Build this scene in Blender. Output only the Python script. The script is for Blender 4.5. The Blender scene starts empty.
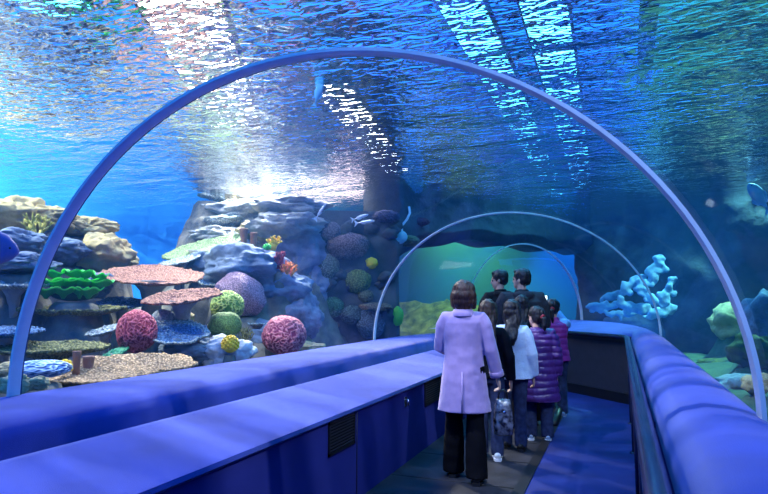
import bpy, bmesh, math, random
from mathutils import Vector, Matrix, noise, Euler
random.seed(7)
R = math.radians
C = bpy.context.scene.collection
SC = bpy.context.scene

# ------------------------------------------------------------------ camera
F_PX, CX, CY, VPX, VPY, EYE = 586.0, 384.0, 247.0, 620.0, 302.0, 1.49
PIT = math.atan((VPY-CY)/F_PX)
YAW = math.atan((VPX-CX)*math.cos(PIT)/F_PX)
def ray(u, v):
    x = (u-CX)/F_PX; y = -(v-CY)/F_PX
    fw = math.cos(PIT)-y*math.sin(PIT); up = math.sin(PIT)+y*math.cos(PIT)
    return Vector((x*math.cos(YAW)-fw*math.sin(YAW), x*math.sin(YAW)+fw*math.cos(YAW), up))
def at_x(u, v, X):
    r = ray(u, v); t = X/r.x
    return Vector((X, r.y*t, EYE+r.z*t)), t/F_PX
def at_y(u, v, Y):
    r = ray(u, v); t = Y/r.y
    return Vector((r.x*t, Y, EYE+r.z*t)), t/F_PX
cam = bpy.data.cameras.new('camera'); co = bpy.data.objects.new('camera', cam); C.objects.link(co)
cam.sensor_width = 36; cam.lens = 36*F_PX/768; cam.clip_start = .05
co.location = (0, 0, EYE); co.rotation_euler = (math.pi/2+PIT, 0, YAW)
SC.camera = co
SC.view_settings.view_transform = 'Standard'; SC.view_settings.look = 'None'
SC.view_settings.gamma = 1; SC.view_settings.use_curve_mapping = False
SC.view_settings.exposure = 0.08
try:
    SC.cycles.transparent_max_bounces = 32; SC.cycles.max_bounces = 8; SC.cycles.glossy_bounces = 4
    SC.cycles.volume_bounces = 1; SC.cycles.use_denoising = True
    SC.cycles.caustics_reflective = False; SC.cycles.caustics_refractive = False
    SC.cycles.sample_clamp_indirect = 6
except Exception: pass

# ------------------------------------------------------------------ materials
def nt(name):
    m = bpy.data.materials.new(name); m.use_nodes = True
    t = m.node_tree; t.nodes.clear()
    o = t.nodes.new('ShaderNodeOutputMaterial')
    return m, t, o
def N(t, kind, **kw):
    n = t.nodes.new(kind)
    for k, v in kw.items():
        if k.startswith('i_'):
            n.inputs[k[2:].replace('_', ' ')].default_value = v
        else: setattr(n, k, v)
    return n
def col(c): return (c[0], c[1], c[2], 1)
def surf(name, c1, c2=None, scale=6, rough=.7, bump=0, bscale=40, metal=0, vor=False, spec=.4, att=None, sheen=0, detail=6, stretch=None, wave=0):
    """Principled with a noise (or cell) colour mix and bump; att mixes towards c2 by a mesh attribute"""
    m, t, o = nt(name)
    p = N(t, 'ShaderNodeBsdfPrincipled'); t.links.new(p.outputs[0], o.inputs[0])
    p.inputs['Roughness'].default_value = rough; p.inputs['Metallic'].default_value = metal
    p.inputs['Specular IOR Level'].default_value = spec
    if sheen: p.inputs['Sheen Weight'].default_value = sheen
    tc = N(t, 'ShaderNodeTexCoord'); vec = tc.outputs['Object']
    if stretch:
        mp = N(t, 'ShaderNodeMapping'); mp.inputs['Scale'].default_value = stretch
        t.links.new(vec, mp.inputs[0]); vec = mp.outputs[0]
    if c2 is None: p.inputs['Base Color'].default_value = col(c1)
    else:
        mx = N(t, 'ShaderNodeMix', data_type='RGBA'); mx.inputs[6].default_value = col(c1); mx.inputs[7].default_value = col(c2)
        if att:
            a = N(t, 'ShaderNodeAttribute', attribute_name=att); t.links.new(a.outputs['Fac'], mx.inputs[0])
        else:
            n = N(t, 'ShaderNodeTexNoise'); n.inputs['Scale'].default_value = scale; n.inputs['Detail'].default_value = detail
            t.links.new(vec, n.inputs['Vector'])
            r = N(t, 'ShaderNodeMapRange'); r.inputs[1].default_value = .35; r.inputs[2].default_value = .65
            t.links.new(n.outputs['Fac'], r.inputs[0]); t.links.new(r.outputs[0], mx.inputs[0])
        base = mx.outputs[2]
        if vor:
            vc = N(t, 'ShaderNodeTexVoronoi'); vc.inputs['Scale'].default_value = bscale; t.links.new(vec, vc.inputs['Vector'])
            r2 = N(t, 'ShaderNodeMapRange'); r2.inputs[1].default_value = .15; r2.inputs[2].default_value = .65; t.links.new(vc.outputs['Distance'], r2.inputs[0])
            m2 = N(t, 'ShaderNodeMix', data_type='RGBA'); m2.inputs[7].default_value = tuple(q*.42 for q in c2)+(1,)
            t.links.new(r2.outputs[0], m2.inputs[0]); t.links.new(base, m2.inputs[6]); base = m2.outputs[2]
        t.links.new(base, p.inputs['Base Color'])
    if bump:
        if vor:
            b = N(t, 'ShaderNodeTexVoronoi'); b.inputs['Scale'].default_value = bscale; out = b.outputs['Distance']
        else:
            b = N(t, 'ShaderNodeTexNoise'); b.inputs['Scale'].default_value = bscale; b.inputs['Detail'].default_value = 5; out = b.outputs['Fac']
        t.links.new(vec, b.inputs['Vector'])
        bp = N(t, 'ShaderNodeBump'); bp.inputs['Strength'].default_value = bump; bp.inputs['Distance'].default_value = .02
        if vor: bp.invert = True
        t.links.new(out, bp.inputs['Height']); t.links.new(bp.outputs[0], p.inputs['Normal'])
    return m
def emit(name, c, s):
    m, t, o = nt(name)
    e = N(t, 'ShaderNodeEmission'); e.inputs[0].default_value = col(c); e.inputs[1].default_value = s
    t.links.new(e.outputs[0], o.inputs[0]); return m

# ------------------------------------------------------------------ mesh helpers
class MB:
    def __init__(s): s.v = []; s.f = []; s.a = []
    def add(s, vs, fs, att=None):
        b = len(s.v); s.v += [tuple(v) for v in vs]; s.f += [tuple(i+b for i in f) for f in fs]
        s.a += list(att) if att is not None else [0.0]*len(vs)
        return s
    def box(s, a, b):
        x0, y0, z0 = a; x1, y1, z1 = b
        return s.add([(x0,y0,z0),(x1,y0,z0),(x1,y1,z0),(x0,y1,z0),(x0,y0,z1),(x1,y0,z1),(x1,y1,z1),(x0,y1,z1)],
                     [(0,3,2,1),(4,5,6,7),(0,1,5,4),(1,2,6,5),(2,3,7,6),(3,0,4,7)])
    def loft(s, rings, closed=True, caps=True):
        n = len(rings[0]); vs = [p for r in rings for p in r]; fs = []
        for i in range(len(rings)-1):
            for j in range(n if closed else n-1):
                k = (j+1) % n
                fs.append((i*n+j, i*n+k, (i+1)*n+k, (i+1)*n+j))
        if caps and closed:
            fs.append(tuple(range(n-1, -1, -1))); fs.append(tuple(range((len(rings)-1)*n, len(rings)*n)))
        return s.add(vs, fs)
    def tube(s, pts, rad, n=10, up=None):
        """lofted tube; rad is a number, a list, or a list of (rx, ry)"""
        pts = [Vector(p) for p in pts]; rings = []
        prev = None
        for i, p in enumerate(pts):
            d = (pts[min(i+1, len(pts)-1)]-pts[max(i-1, 0)])
            d = d.normalized() if d.length > 1e-9 else Vector((0,0,1))
            if prev is None:
                u = Vector(up) if up else (Vector((1,0,0)) if abs(d.x) < .8 else Vector((0,1,0)))
            else: u = prev
            u = (u-d*u.dot(d)).normalized(); w = d.cross(u); prev = u
            r = rad[i] if isinstance(rad, (list, tuple)) else rad
            rx, ry = r if isinstance(r, (list, tuple)) else (r, r)
            rings.append([p+u*math.cos(a)*rx+w*math.sin(a)*ry for a in (2*math.pi*k/n for k in range(n))])
        return s.loft(rings)
    def ell(s, c, r, n=16, m=10, rot=None):
        c = Vector(c); vs = []; fs = []
        M = Euler(rot).to_matrix() if rot else None
        vs.append(Vector((0,0,-r[2])))
        for i in range(1, m):
            t = math.pi*i/m
            for k in range(n):
                a = 2*math.pi*k/n
                vs.append(Vector((r[0]*math.sin(t)*math.cos(a), r[1]*math.sin(t)*math.sin(a), -r[2]*math.cos(t))))
        vs.append(Vector((0,0,r[2])))
        for k in range(n):
            fs.append((0, 1+(k+1) % n, 1+k))
            for i in range(m-2):
                a = 1+i*n
                fs.append((a+k, a+(k+1) % n, a+n+(k+1) % n, a+n+k))
            fs.append((len(vs)-1, 1+(m-2)*n+k, 1+(m-2)*n+(k+1) % n))
        if M: vs = [M @ v for v in vs]
        return s.add([v+c for v in vs], fs)
    def mesh(s, name, smooth=True):
        me = bpy.data.meshes.new(name); me.from_pydata(s.v, [], s.f); me.update()
        if any(s.a):
            at = me.attributes.new('h', 'FLOAT', 'POINT'); at.data.foreach_set('value', s.a)
        bm = bmesh.new(); bm.from_mesh(me); bmesh.ops.recalc_face_normals(bm, faces=bm.faces); bm.to_mesh(me); bm.free()
        if smooth: me.polygons.foreach_set('use_smooth', [True]*len(me.polygons))
        return me
    def build(s, name, mat, parent=None, smooth=True, loc=None, bevel=0, auto=None):
        me = s.mesh(name, smooth); o = bpy.data.objects.new(name, me); C.objects.link(o)
        if mat: me.materials.append(mat)
        if parent: o.parent = parent
        if loc is not None: o.location = loc
        if bevel:
            b = o.modifiers.new('bevel', 'BEVEL'); b.width = bevel; b.segments = 3; b.limit_method = 'ANGLE'; b.angle_limit = R(30)
        if auto:
            bm = bmesh.new(); bm.from_mesh(me)
            for e in bm.edges:
                if len(e.link_faces) == 2 and e.calc_face_angle(0) > R(auto): e.smooth = False
            bm.to_mesh(me); bm.free()
        return o
def remesh(mb, name, mat, vox, parent=None, smooth=4, disp=None):
    """union of overlapping closed pieces as one continuous surface"""
    me = mb.mesh(name); o = bpy.data.objects.new(name, me); C.objects.link(o)
    r = o.modifiers.new('r', 'REMESH'); r.mode = 'VOXEL'; r.voxel_size = vox
    if smooth:
        sm = o.modifiers.new('s', 'SMOOTH'); sm.factor = .5; sm.iterations = smooth
    dg = bpy.context.evaluated_depsgraph_get(); dg.update()
    m2 = bpy.data.meshes.new_from_object(o.evaluated_get(dg)); m2.name = name
    o.modifiers.clear(); o.data = m2; bpy.data.meshes.remove(me)
    if disp:
        ns = [v.normal.copy() for v in m2.vertices]
        for v, n in zip(m2.vertices, ns): v.co += n*disp(v.co, n)
    m2.polygons.foreach_set('use_smooth', [True]*len(m2.polygons)); m2.update()
    m2.materials.clear(); m2.materials.append(mat)
    if parent: o.parent = parent
    return o
def tag(o, label=None, cat=None, group=None, kind=None):
    if label: o['label'] = label
    if cat: o['category'] = cat
    if group: o['group'] = group
    if kind: o['kind'] = kind
    return o
def thing(name, loc, label, cat, group=None, rz=0, rot=None):
    o = bpy.data.objects.new(name, None); C.objects.link(o); o.location = loc
    o.rotation_euler = rot if rot else (0, 0, rz); o.empty_display_size = .1
    return tag(o, label, cat, group)
def S(o): o['kind'] = 'structure'; return o
def fbm(p, o=4): return noise.fractal(p, 1.0, 2.0, o)
def lerp(a, b, t): return a+(b-a)*t

# ================================================================== THE TUNNEL
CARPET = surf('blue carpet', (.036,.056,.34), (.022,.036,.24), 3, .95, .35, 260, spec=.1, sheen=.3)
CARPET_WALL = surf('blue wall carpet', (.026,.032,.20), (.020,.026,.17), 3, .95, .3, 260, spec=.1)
RUNNER = surf('blue runner', (.008,.018,.14), (.006,.013,.10), 2.5, .8, .3, 200, spec=.25)
DARKTILE = surf('dark stone floor', (.014,.015,.020), (.030,.030,.040), 3, .45, .15, 60, spec=.2)
DARKPANEL = surf('dark panel', (.035,.035,.05), (.028,.028,.04), 8, .5, .1, 120)
BLACK = surf('black plastic', (.008,.008,.010), None, rough=.4)
STEEL = surf('brushed steel band', (.88,.85,.76), (.80,.78,.70), 12, .35, .08, 200, metal=.15)
SEAL = surf('dark rubber seal', (.03,.05,.10), None, rough=.6)
RAIL = surf('blue black handrail', (.012,.016,.05), None, rough=.25, spec=.6)
CHROME = surf('chrome', (.6,.62,.66), None, rough=.2, metal=1)

# path of the tunnel as (left foot, right foot) of the acrylic
KEY = [(-4,(-3.41,-4),(.47,-4)), (2.5,(-3.41,2.5),(.47,2.5)), (8.1,(-3.41,8.1),(.47,8.1)), (10.3,(-3.30,9.7),(.16,11.9)),
       (12.7,(-2.8,11.0),(-.83,14.4)), (15.2,(-3.9,12.1),(-3.3,15.9)), (18,(-6.2,12.3),(-6.2,16.2)), (22,(-10.5,12.3),(-10.5,16.2))]
def cat(p0, p1, p2, p3, t):
    return tuple(.5*(2*b+(c-a)*t+(2*a-5*b+4*c-d)*t*t+(3*b-a-3*c+d)*t**3) for a, b, c, d in zip(p0, p1, p2, p3))
def feet(s):
    if s <= 8.1: return Vector((-3.41, s)), Vector((.47, s))
    for i in range(2, len(KEY)-1):
        if s <= KEY[i+1][0]:
            t = (s-KEY[i][0])/(KEY[i+1][0]-KEY[i][0])
            a = KEY[i-1] if i > 2 else (5.9,(-3.41,5.9),(.47,5.9)); d = KEY[min(i+2, len(KEY)-1)]
            return Vector(cat(a[1], KEY[i][1], KEY[i+1][1], d[1], t)), Vector(cat(a[2], KEY[i][2], KEY[i+1][2], d[2], t))
    return Vector(KEY[-1][1]), Vector(KEY[-1][2])
ZL, ZR, APEX = .93, 1.07, 2.735
def ring(s, grow=0, n=40, lo=0, hi=1):
    L, Rr = feet(s); c = (L+Rr)/2; h = (Rr-L)/2; hl = h.length; h = h/hl
    out = []
    for k in range(n+1):
        a = math.pi*lerp(lo, hi, k/n)
        u = -math.cos(a); w = math.sin(a); zb = lerp(ZL, ZR, (u+1)/2)
        p = c+h*(u*(hl+grow))
        out.append(Vector((p.x, p.y, zb+(APEX-zb+grow)*w)))
    return out
ss = [-4+.5*i for i in range(13)]+[2.5+.35*i for i in range(16)]+[8.1+.25*i for i in range(29)]

# clear acrylic vault
m, t, o_ = nt('clear acrylic')
tr = N(t, 'ShaderNodeBsdfTransparent'); tr.inputs[0].default_value = (.93,.965,1,1)
gl = N(t, 'ShaderNodeBsdfGlossy'); gl.inputs['Roughness'].default_value = .03
fr = N(t, 'ShaderNodeLayerWeight'); fr.inputs[0].default_value = .12
mr = N(t, 'ShaderNodeMapRange'); mr.inputs[3].default_value = .006; mr.inputs[4].default_value = .07
t.links.new(fr.outputs['Fresnel'], mr.inputs[0])
mx = N(t, 'ShaderNodeMixShader'); t.links.new(mr.outputs[0], mx.inputs[0]); t.links.new(tr.outputs[0], mx.inputs[1]); t.links.new(gl.outputs[0], mx.inputs[2])
t.links.new(mx.outputs[0], o_.inputs[0]); ACRYLIC = m
b = MB(); b.loft([ring(s) for s in ss], closed=False)
S(b.build('ceiling', ACRYLIC))

# steel hoops where the acrylic sections join
def hoop(name, s, w=.085):
    b = MB(); d = MB()
    rings = []
    for ds, g in ((-w/2, -.002), (-w/2, -.018), (-w/2+.015, -.024), (w/2-.015, -.024), (w/2, -.018), (w/2, -.002)):
        rings.append(ring(s+ds, g, 72))
    rings = [[r[k] for r in rings] for k in range(73)]
    b.loft(rings, closed=True)
    o = S(b.build(name, STEEL, auto=40))
    for ds in (w/2+.005,):
        q = []
        for a, g in ((-.005, -.001), (-.005, -.016), (.005, -.016), (.005, -.001)): q.append(ring(s+ds+a, g, 72))
        d.loft([[r[k] for r in q] for k in range(73)])
    d.build('rubber_seal', SEAL, o)
hoop('trim_1', 2.5, .075); hoop('trim_2', 8.1, .07); hoop('trim_3', 12.7)
# walls, ledges, floor.  left line / right line of the walkway
def leftline(s, off):
    L, Rr = feet(s); h = (Rr-L).normalized(); return L+h*off
PROFILE_L = [(1.51, 0), (1.51, .655), (1.535, .675), (1.53, .70), (1.50, .715), (.95, .805), (.90, .806), (.885, .79), (.88, .70), (.80, .70), (.80, .86),
             (.785, .91), (.74, .945), (.66, .955), (.30, .945), (-.03, .925)]
b1 = MB(); b2 = MB(); b3 = MB()
sl = [-4+.4*i for i in range(31)]+[8.4+.3*i for i in range(23)]
prof = lambda s, pr: [Vector((*leftline(s, o), z)) for o, z in pr]
b1.loft([prof(s, PROFILE_L[:2]) for s in sl], closed=False)
b2.loft([prof(s, PROFILE_L[1:10]) for s in sl], closed=False)
b3.loft([prof(s, PROFILE_L[9:]) for s in sl], closed=False)
S(b1.build('wall_left', CARPET_WALL)); lb = S(b2.build('trim_7', CARPET, auto=50)); S(b3.build('trim_8', CARPET, auto=50))
# carpet joints across the bench
for y in (4.18, 1.2, 7.2):
    g = MB(); g.box((-1.905, y-.004, 0), (-1.896, y+.004, .66)); g.build('joint', BLACK, bpy.data.objects['wall_left'])

WR = [(.13,-4), (.13,9.3), (-.92,10.4), (-2.3,11.5), (-2.6,13.0), (-3.2,14.4)]
def alongW(t):
    i = min(int(t), len(WR)-2); f = t-i; return Vector(WR[i]).lerp(Vector(WR[i+1]), f)
def glassfor(t):
    ks = [-4, 9.1, 11.6, 13.2, 14.4, 15.1]; i = min(int(t), len(ks)-2); return feet(lerp(ks[i], ks[i+1], t-i))[1]
ts = [i/20 for i in range(21)]+[1.0001]+[1+i/8 for i in range(1, 33)]
b1 = MB(); b2 = MB(); b3 = MB()
for tt0, tt1 in zip(ts, ts[1:]):
    A, B = alongW(tt0), alongW(tt1)
    tgt = b1 if tt1 <= 1.00005 else b3
    tgt.add([(A.x,A.y,0),(B.x,B.y,0),(B.x,B.y,.93),(A.x,A.y,.93)], [(0,3,2,1)])
bol = []
for t_ in ts:
    A, G = alongW(t_), glassfor(t_); d = G-A
    pr = [(0,.93),(.02,.985),(.08,1.035),(.22,1.075),(.45,1.10),(.7,1.10),(.9,1.085),(1.0,1.068),(1.03,1.05)]
    bol.append([Vector((*(A+d*f), z)) for f, z in pr])
b2.loft(bol, closed=False)
S(b1.build('wall_right', CARPET_WALL)); S(b3.build('wall_end', DARKPANEL, smooth=False)); S(b2.build('trim_9', CARPET))
# dark top band and foot band on the end wall
for z0, z1, nm in ((.89,.985,'top_band'), (0,.16,'foot_band')):
    b = MB(); A, B = Vector(WR[1]), Vector(WR[2]); d = (B-A).normalized(); n = Vector((-d.y, d.x)); n = n if n.y < 0 else -n
    for (P0, P1) in ((A, B), (B, Vector(WR[3]))):
        d = (P1-P0).normalized(); n = Vector((d.y, -d.x)); n = n if n.y < 0 or n.x < 0 else -n
        q = [P0+n*.012, P1+n*.012, P1-n*.01, P0-n*.01]
        b.add([(p.x,p.y,z) for z in (z0, z1) for p in q], [(0,1,2,3),(4,5,6,7),(0,1,5,4),(1,2,6,5),(2,3,7,6),(3,0,4,7)])
    b.build(nm, BLACK, bpy.data.objects['wall_end'], smooth=False)
# floor: dark stone walkway, blue runner, dark edge
b = MB(); b.add([(-2.2,-4,0),(.3,-4,0),(.3,9.4,0),(-3.2,15.6,0),(-3.8,12.4,0),(-2.6,11,0)], [(0,1,2,3,4,5)])
S(b.build('floor', DARKTILE, smooth=False))
b = MB(); b.box((-.74,-4,.0), (.125,8.6,.012)); b.add([(-.74,8.6,.012),(.125,8.6,.012),(.125,9.3,.012),(-.9,10.38,.012),(-1.5,10.6,.012),(-1.1,9.4,.012)], [(0,1,2,3,4,5)])
run = S(b.build('floor_runner', RUNNER, smooth=False))
b = MB(); b.box((-.83,-4,.0), (-.74,8.6,.02)); b.build('edge_strip', BLACK, run, smooth=False)
b = MB(); b.tube([(-.79,7.4,.03),(-.80,8.2,.09),(-.83,8.6,.12),(-.9,8.9,.1),(-1.0,9.1,.05)], [.05,.06,.07,.06,.04], 12)
tag(b.build('floor_kerb', BLACK), 'low black rubber kerb end beside the blue runner', 'kerb')
# joints of the stone floor
for y in (4.1, 4.9, 5.7, 6.5):
    g = MB(); g.box((-1.9,y-.004,.0005), (-.83,y+.004,.0025)); g.build('joint', BLACK, bpy.data.objects['floor'])

# handrail on the right
hr = thing('handrail', (.075,0,0), 'long blue black round handrail on posts along the right side of the walkway', 'handrail')
b = MB(); b.tube([(0,-3.5,.985),(0,2,.985),(0,6,.985),(0,9.0,.985),(-.05,9.22,.985),(-.9,10.18,.985)], .036, 14); b.build('rail', RAIL, hr)
for y in (.2,1.9,3.4,4.9,6.4,7.9):
    b = MB(); b.tube([(0,y,.012),(0,y,.96)], .016, 10); b.tube([(0,y,.012),(0,y,.022)], .04, 14); b.build('post', RAIL, hr)
b = MB(); b.tube([(.035,-3.5,.90),(.035,9.1,.90)], .006, 8); b.build('wire', CHROME, hr)
for y in (1.2,3.0,4.2,5.2,6.1,7.0): 
    b = MB(); b.box((.0,y-.012,.92),(.06,y+.012,.945)); b.build('bracket', CHROME, hr)

# grilles and latch on the left wall
def grille(y0, y1, z0, z1, label):
    g = thing('vent_grille', (-1.9,(y0+y1)/2,(z0+z1)/2), label, 'vent', 'vents in the left wall')
    w, h = (y1-y0)/2, (z1-z0)/2
    b = MB()
    b.box((0,-w,-h),(.012,w,-h+.018)); b.box((0,-w,h-.018),(.012,w,h)); b.box((0,-w,-h),(.012,-w+.018,h)); b.box((0,w-.018,-h),(.012,w,h))
    b.build('frame', BLACK, g, smooth=False)
    b = MB(); b.box((-.0,-w+.01,-h+.01),(.003,w-.01,h-.01)); b.build('backing', surf('grille dark', (.003,.003,.004), None, rough=.9), g, smooth=False)
    b = MB(); n = 9
    for i in range(n):
        z = lerp(-h+.03, h-.03, i/(n-1)); b.box((.003,-w+.015,z-.004),(.011,w-.015,z+.004))
    b.build('slat', surf('grille slat', (.02,.02,.026), None, rough=.5), g, smooth=False)
grille(3.70,4.13,.43,.66,'black louvred vent grille nearest the front of the left wall')
grille(5.85,6.40,.42,.66,'black louvred vent grille low behind the lavender coat')
lt = thing('wall_latch', (-1.9,5.27,.56), 'small chrome latch on the blue left wall between two grilles', 'latch')
b = MB(); b.box((0,-.03,-.045),(.008,.03,.045)); b.build('plate', CHROME, lt, smooth=False, bevel=.003)
b = MB(); b.tube([(.008,0,.02),(.03,0,.02),(.032,0,-.03)], .009, 8); b.build('handle', CHROME, lt)

# ================================================================== THE TANK
SURF_Z = 3.5
m, t, o_ = nt('water surface from below')
geo = N(t, 'ShaderNodeTexCoord'); mp = N(t, 'ShaderNodeMapping'); mp.inputs['Scale'].default_value = (1.0, 1.6, 1)
mp.inputs['Rotation'].default_value = (0,0,R(14))
t.links.new(geo.outputs['Object'], mp.inputs[0])
n1 = N(t, 'ShaderNodeTexNoise'); n1.inputs['Scale'].default_value = .8; n1.inputs['Detail'].default_value = 3; n1.inputs['Roughness'].default_value = .5; n1.inputs['Distortion'].default_value = .6
n2 = N(t, 'ShaderNodeTexNoise'); n2.inputs['Scale'].default_value = 6.5; n2.inputs['Detail'].default_value = 1.6; n2.inputs['Distortion'].default_value = .9
mp2 = N(t, 'ShaderNodeMapping'); mp2.inputs['Scale'].default_value = (1.0, 1.9, 1); t.links.new(geo.outputs['Object'], mp2.inputs[0])
t.links.new(mp.outputs[0], n1.inputs['Vector']); t.links.new(mp2.outputs[0], n2.inputs['Vector'])
b1 = N(t, 'ShaderNodeBump'); b1.inputs['Strength'].default_value = 1; b1.inputs['Distance'].default_value = .08; t.links.new(n1.outputs['Fac'], b1.inputs['Height'])
b2 = N(t, 'ShaderNodeBump'); b2.inputs['Strength'].default_value = 1; b2.inputs['Distance'].default_value = .0205; t.links.new(n2.outputs['Fac'], b2.inputs['Height']); t.links.new(b1.outputs[0], b2.inputs['Normal'])
fr = N(t, 'ShaderNodeFresnel'); fr.inputs['IOR'].default_value = 1.15; t.links.new(b2.outputs[0], fr.inputs['Normal'])
gl = N(t, 'ShaderNodeBsdfGlossy'); gl.inputs['Roughness'].default_value = .04; gl.inputs[0].default_value = (.97,.98,1,1); t.links.new(b2.outputs[0], gl.inputs['Normal'])
tr = N(t, 'ShaderNodeBsdfTransparent')
mx = N(t, 'ShaderNodeMixShader'); t.links.new(fr.outputs[0], mx.inputs[0]); t.links.new(tr.outputs[0], mx.inputs[1]); t.links.new(gl.outputs[0], mx.inputs[2])
t.links.new(mx.outputs[0], o_.inputs[0]); WATER = m
b = MB(); b.add([(-16,-6,SURF_Z),(8,-6,SURF_Z),(8,30,SURF_Z),(-16,30,SURF_Z)], [(0,1,2,3)])
wsf = b.build('water_surface', WATER, smooth=False); S(wsf)
if wsf.data.polygons[0].normal.z < 0: wsf.data.flip_normals()

# the haze of the water itself, all round the vault
m, t, o_ = nt('water haze')
vs = N(t, 'ShaderNodeVolumeScatter'); vs.inputs['Color'].default_value = (.07,.38,1,1); vs.inputs['Density'].default_value = .008; vs.inputs['Anisotropy'].default_value = .3
va = N(t, 'ShaderNodeVolumeAbsorption'); va.inputs['Color'].default_value = (.10,.66,.95,1); va.inputs['Density'].default_value = .035
ad = N(t, 'ShaderNodeAddShader'); t.links.new(vs.outputs[0], ad.inputs[0]); t.links.new(va.outputs[0], ad.inputs[1]); t.links.new(ad.outputs[0], o_.inputs['Volume'])
HAZE = m
b = MB(); b.box((-15.5,-5.5,-1.2),(7.5,29,SURF_Z-.02))
hz = b.build('water', HAZE, smooth=False)
me = hz.data; bm = bmesh.new(); bm.from_mesh(me)
# closed tunnel void inside, normals turned inwards
sv = ss; void = []
for s in sv:
    r = ring(s, .03, 24); L, Rr = feet(s)
    void.append(r+[Vector((Rr.x, Rr.y, -.3)), Vector((L.x, L.y, -.3))])
vv = [[bm.verts.new(p) for p in r] for r in void]; nn = len(vv[0]); nf = []
for i in range(len(vv)-1):
    for j in range(nn):
        k = (j+1) % nn; nf.append(bm.faces.new((vv[i][j], vv[i][k], vv[i+1][k], vv[i+1][j])))
nf.append(bm.faces.new(vv[0])); nf.append(bm.faces.new(list(reversed(vv[-1]))))
bmesh.ops.recalc_face_normals(bm, faces=nf); bmesh.ops.reverse_faces(bm, faces=nf)
bm.to_mesh(me); bm.free(); S(hz)

# tank walls and bed
ROCKMAT = surf('reef rock', (.19,.17,.13), (.075,.08,.08), 5, .9, .9, 14)
DARKROCK = surf('dark rock wall', (.075,.085,.09), (.04,.05,.06), 2.2, .92, 1, 9)
SAND = surf('algae sand bed', (.10,.14,.06), (.05,.08,.04), 3, .95, .6, 30)
BLUEWALL = surf('painted blue tank wall', (.07,.36,.62), (.06,.31,.56), .6, .8, .2, 3)
DEEPBLUE = surf('painted deep blue tank wall', (.02,.12,.42), (.018,.10,.36), .5, .8, .2, 3)
def fence(name, pts, z0, z1, mat):
    b = MB()
    for (x0,y0),(x1,y1) in zip(pts, pts[1:]): b.add([(x0,y0,z0),(x1,y1,z0),(x1,y1,z1),(x0,y0,z1)], [(0,1,2,3)])
    return S(b.build(name, mat, smooth=False))
fence('wall_west', [(-8,-5),(-14,-2),(-14.5,9),(-13,13.5),(-11.5,15.5)], -1, 6.4, BLUEWALL)
fence('wall_east', [(2.0,-5),(4.4,-3),(4.6,10),(3.4,16),(1,20)], -1, 6.4, DEEPBLUE)
def gauss(x, y, cx, cy, sx, sy): return math.exp(-((x-cx)/sx)**2-((y-cy)/sy)**2)
def bed(x, y):
    d = max(0, -3.5-x)
    h = .42+.16*min(d, 4.5)
    h += 1.45*gauss(x, y, -6.3, 9.1, 1.5, 1.6)+.75*gauss(x, y, -9.0, 5.6, 1.3, 1.6)
    h += .16*fbm(Vector((x*.9, y*.9, 3)), 5)+.05*fbm(Vector((x*4, y*4, 1)), 4)
    h -= .9*gauss(x, y, -4.2, 9.6, 1.3, 2.0)
    return h
# dark rock wall with the arch the tunnel runs through
def ridged(p): return sum((1-abs(noise.noise(p*f)))*a for f, a in ((.8,.5),(1.7,.28),(3.6,.14),(8,.07)))
def rockwall(name, pts, z0f, z1, mat, depth=.55, thick=.8, step=.09):
    """pts: polyline of (x, y); z0f(x along 0..1) gives the lower edge; a slab with a rugged front"""
    b = MB(); L = []
    for (a, c) in zip(pts, pts[1:]):
        A, B = Vector(a), Vector(c); n = max(2, int((B-A).length/step))
        L += [A.lerp(B, i/n) for i in range(n)]
    L.append(Vector(pts[-1])); n = len(L); m_ = int((z1+.5)/step)
    rows = []
    for j in range(m_+1):
        row = []
        for i, p in enumerate(L):
            d = (L[min(i+1,n-1)]-L[max(i-1,0)]).normalized(); nor = Vector((d.y, -d.x))
            zb = z0f(i/(n-1)); z = lerp(zb, z1, j/m_)
            q = Vector((p.x, p.y, z)); r = ridged(q+Vector((5,2,1)))*depth+.25*depth*fbm(q*.6)
            edge = 1 if z1-zb > 3 else min(1, j/m_*4)
            row.append(Vector((p.x+nor.x*r*edge, p.y+nor.y*r*edge, z)))
        rows.append(row)
    vs = [v for r in rows for v in r]; fs = [(j*n+i, j*n+i+1, (j+1)*n+i+1, (j+1)*n+i) for j in range(m_) for i in range(n-1)]
    b.add(vs, fs)
    # back faces and underside so the slab has its thickness
    back = []
    for j in (0, m_):
        for i, p in enumerate(L):
            d = (L[min(i+1,n-1)]-L[max(i-1,0)]).normalized(); back.append(Vector((p.x-d.y*thick, p.y+d.x*thick, rows[j][i].z)))
    k = len(vs)
    b.add(back, [(i, i+1, n+i+1, n+i) for i in range(n-1)])
    base = len(b.v)-len(back)
    for i in range(n-1): b.f.append((i, i+1, base+i+1, base+i))
    for j in range(m_):
        pass
    b.f.append(tuple([j*n for j in range(m_+1)]+[base+n, base])); b.f.append(tuple([j*n+n-1 for j in range(m_+1)]+[base+2*n-1, base+n-1]))
    return S(b.build(name, mat))
WALLROCK = rockwall('wall_rock', [(-6.5,9.6),(-5.6,9.25),(-4.7,9.3),(-3.72,9.85)], lambda u: -.3, 3.06, DARKROCK, step=.07)
SHELFSAND = surf('pale coral sand', (.78,.60,.47), (.62,.46,.36), 1.6, .9, .8, 8)
b = MB(); A, B_, C_, D_ = Vector((-6.6,9.75)), Vector((-4.05,10.0)), Vector((-4.4,11.4)), Vector((-9.2,12.0)); nx, ny = 50, 40; vs = []
for j in range(ny+1):
    for i in range(nx+1):
        p = A.lerp(B_, i/nx).lerp(D_.lerp(C_, i/nx), j/ny); z = 2.93+.16*fbm(Vector((p.x*1.3,p.y*1.3,2)),4)
        if i in (0, nx) or j in (0, ny): z = -.3
        vs.append((p.x,p.y,z))
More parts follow.
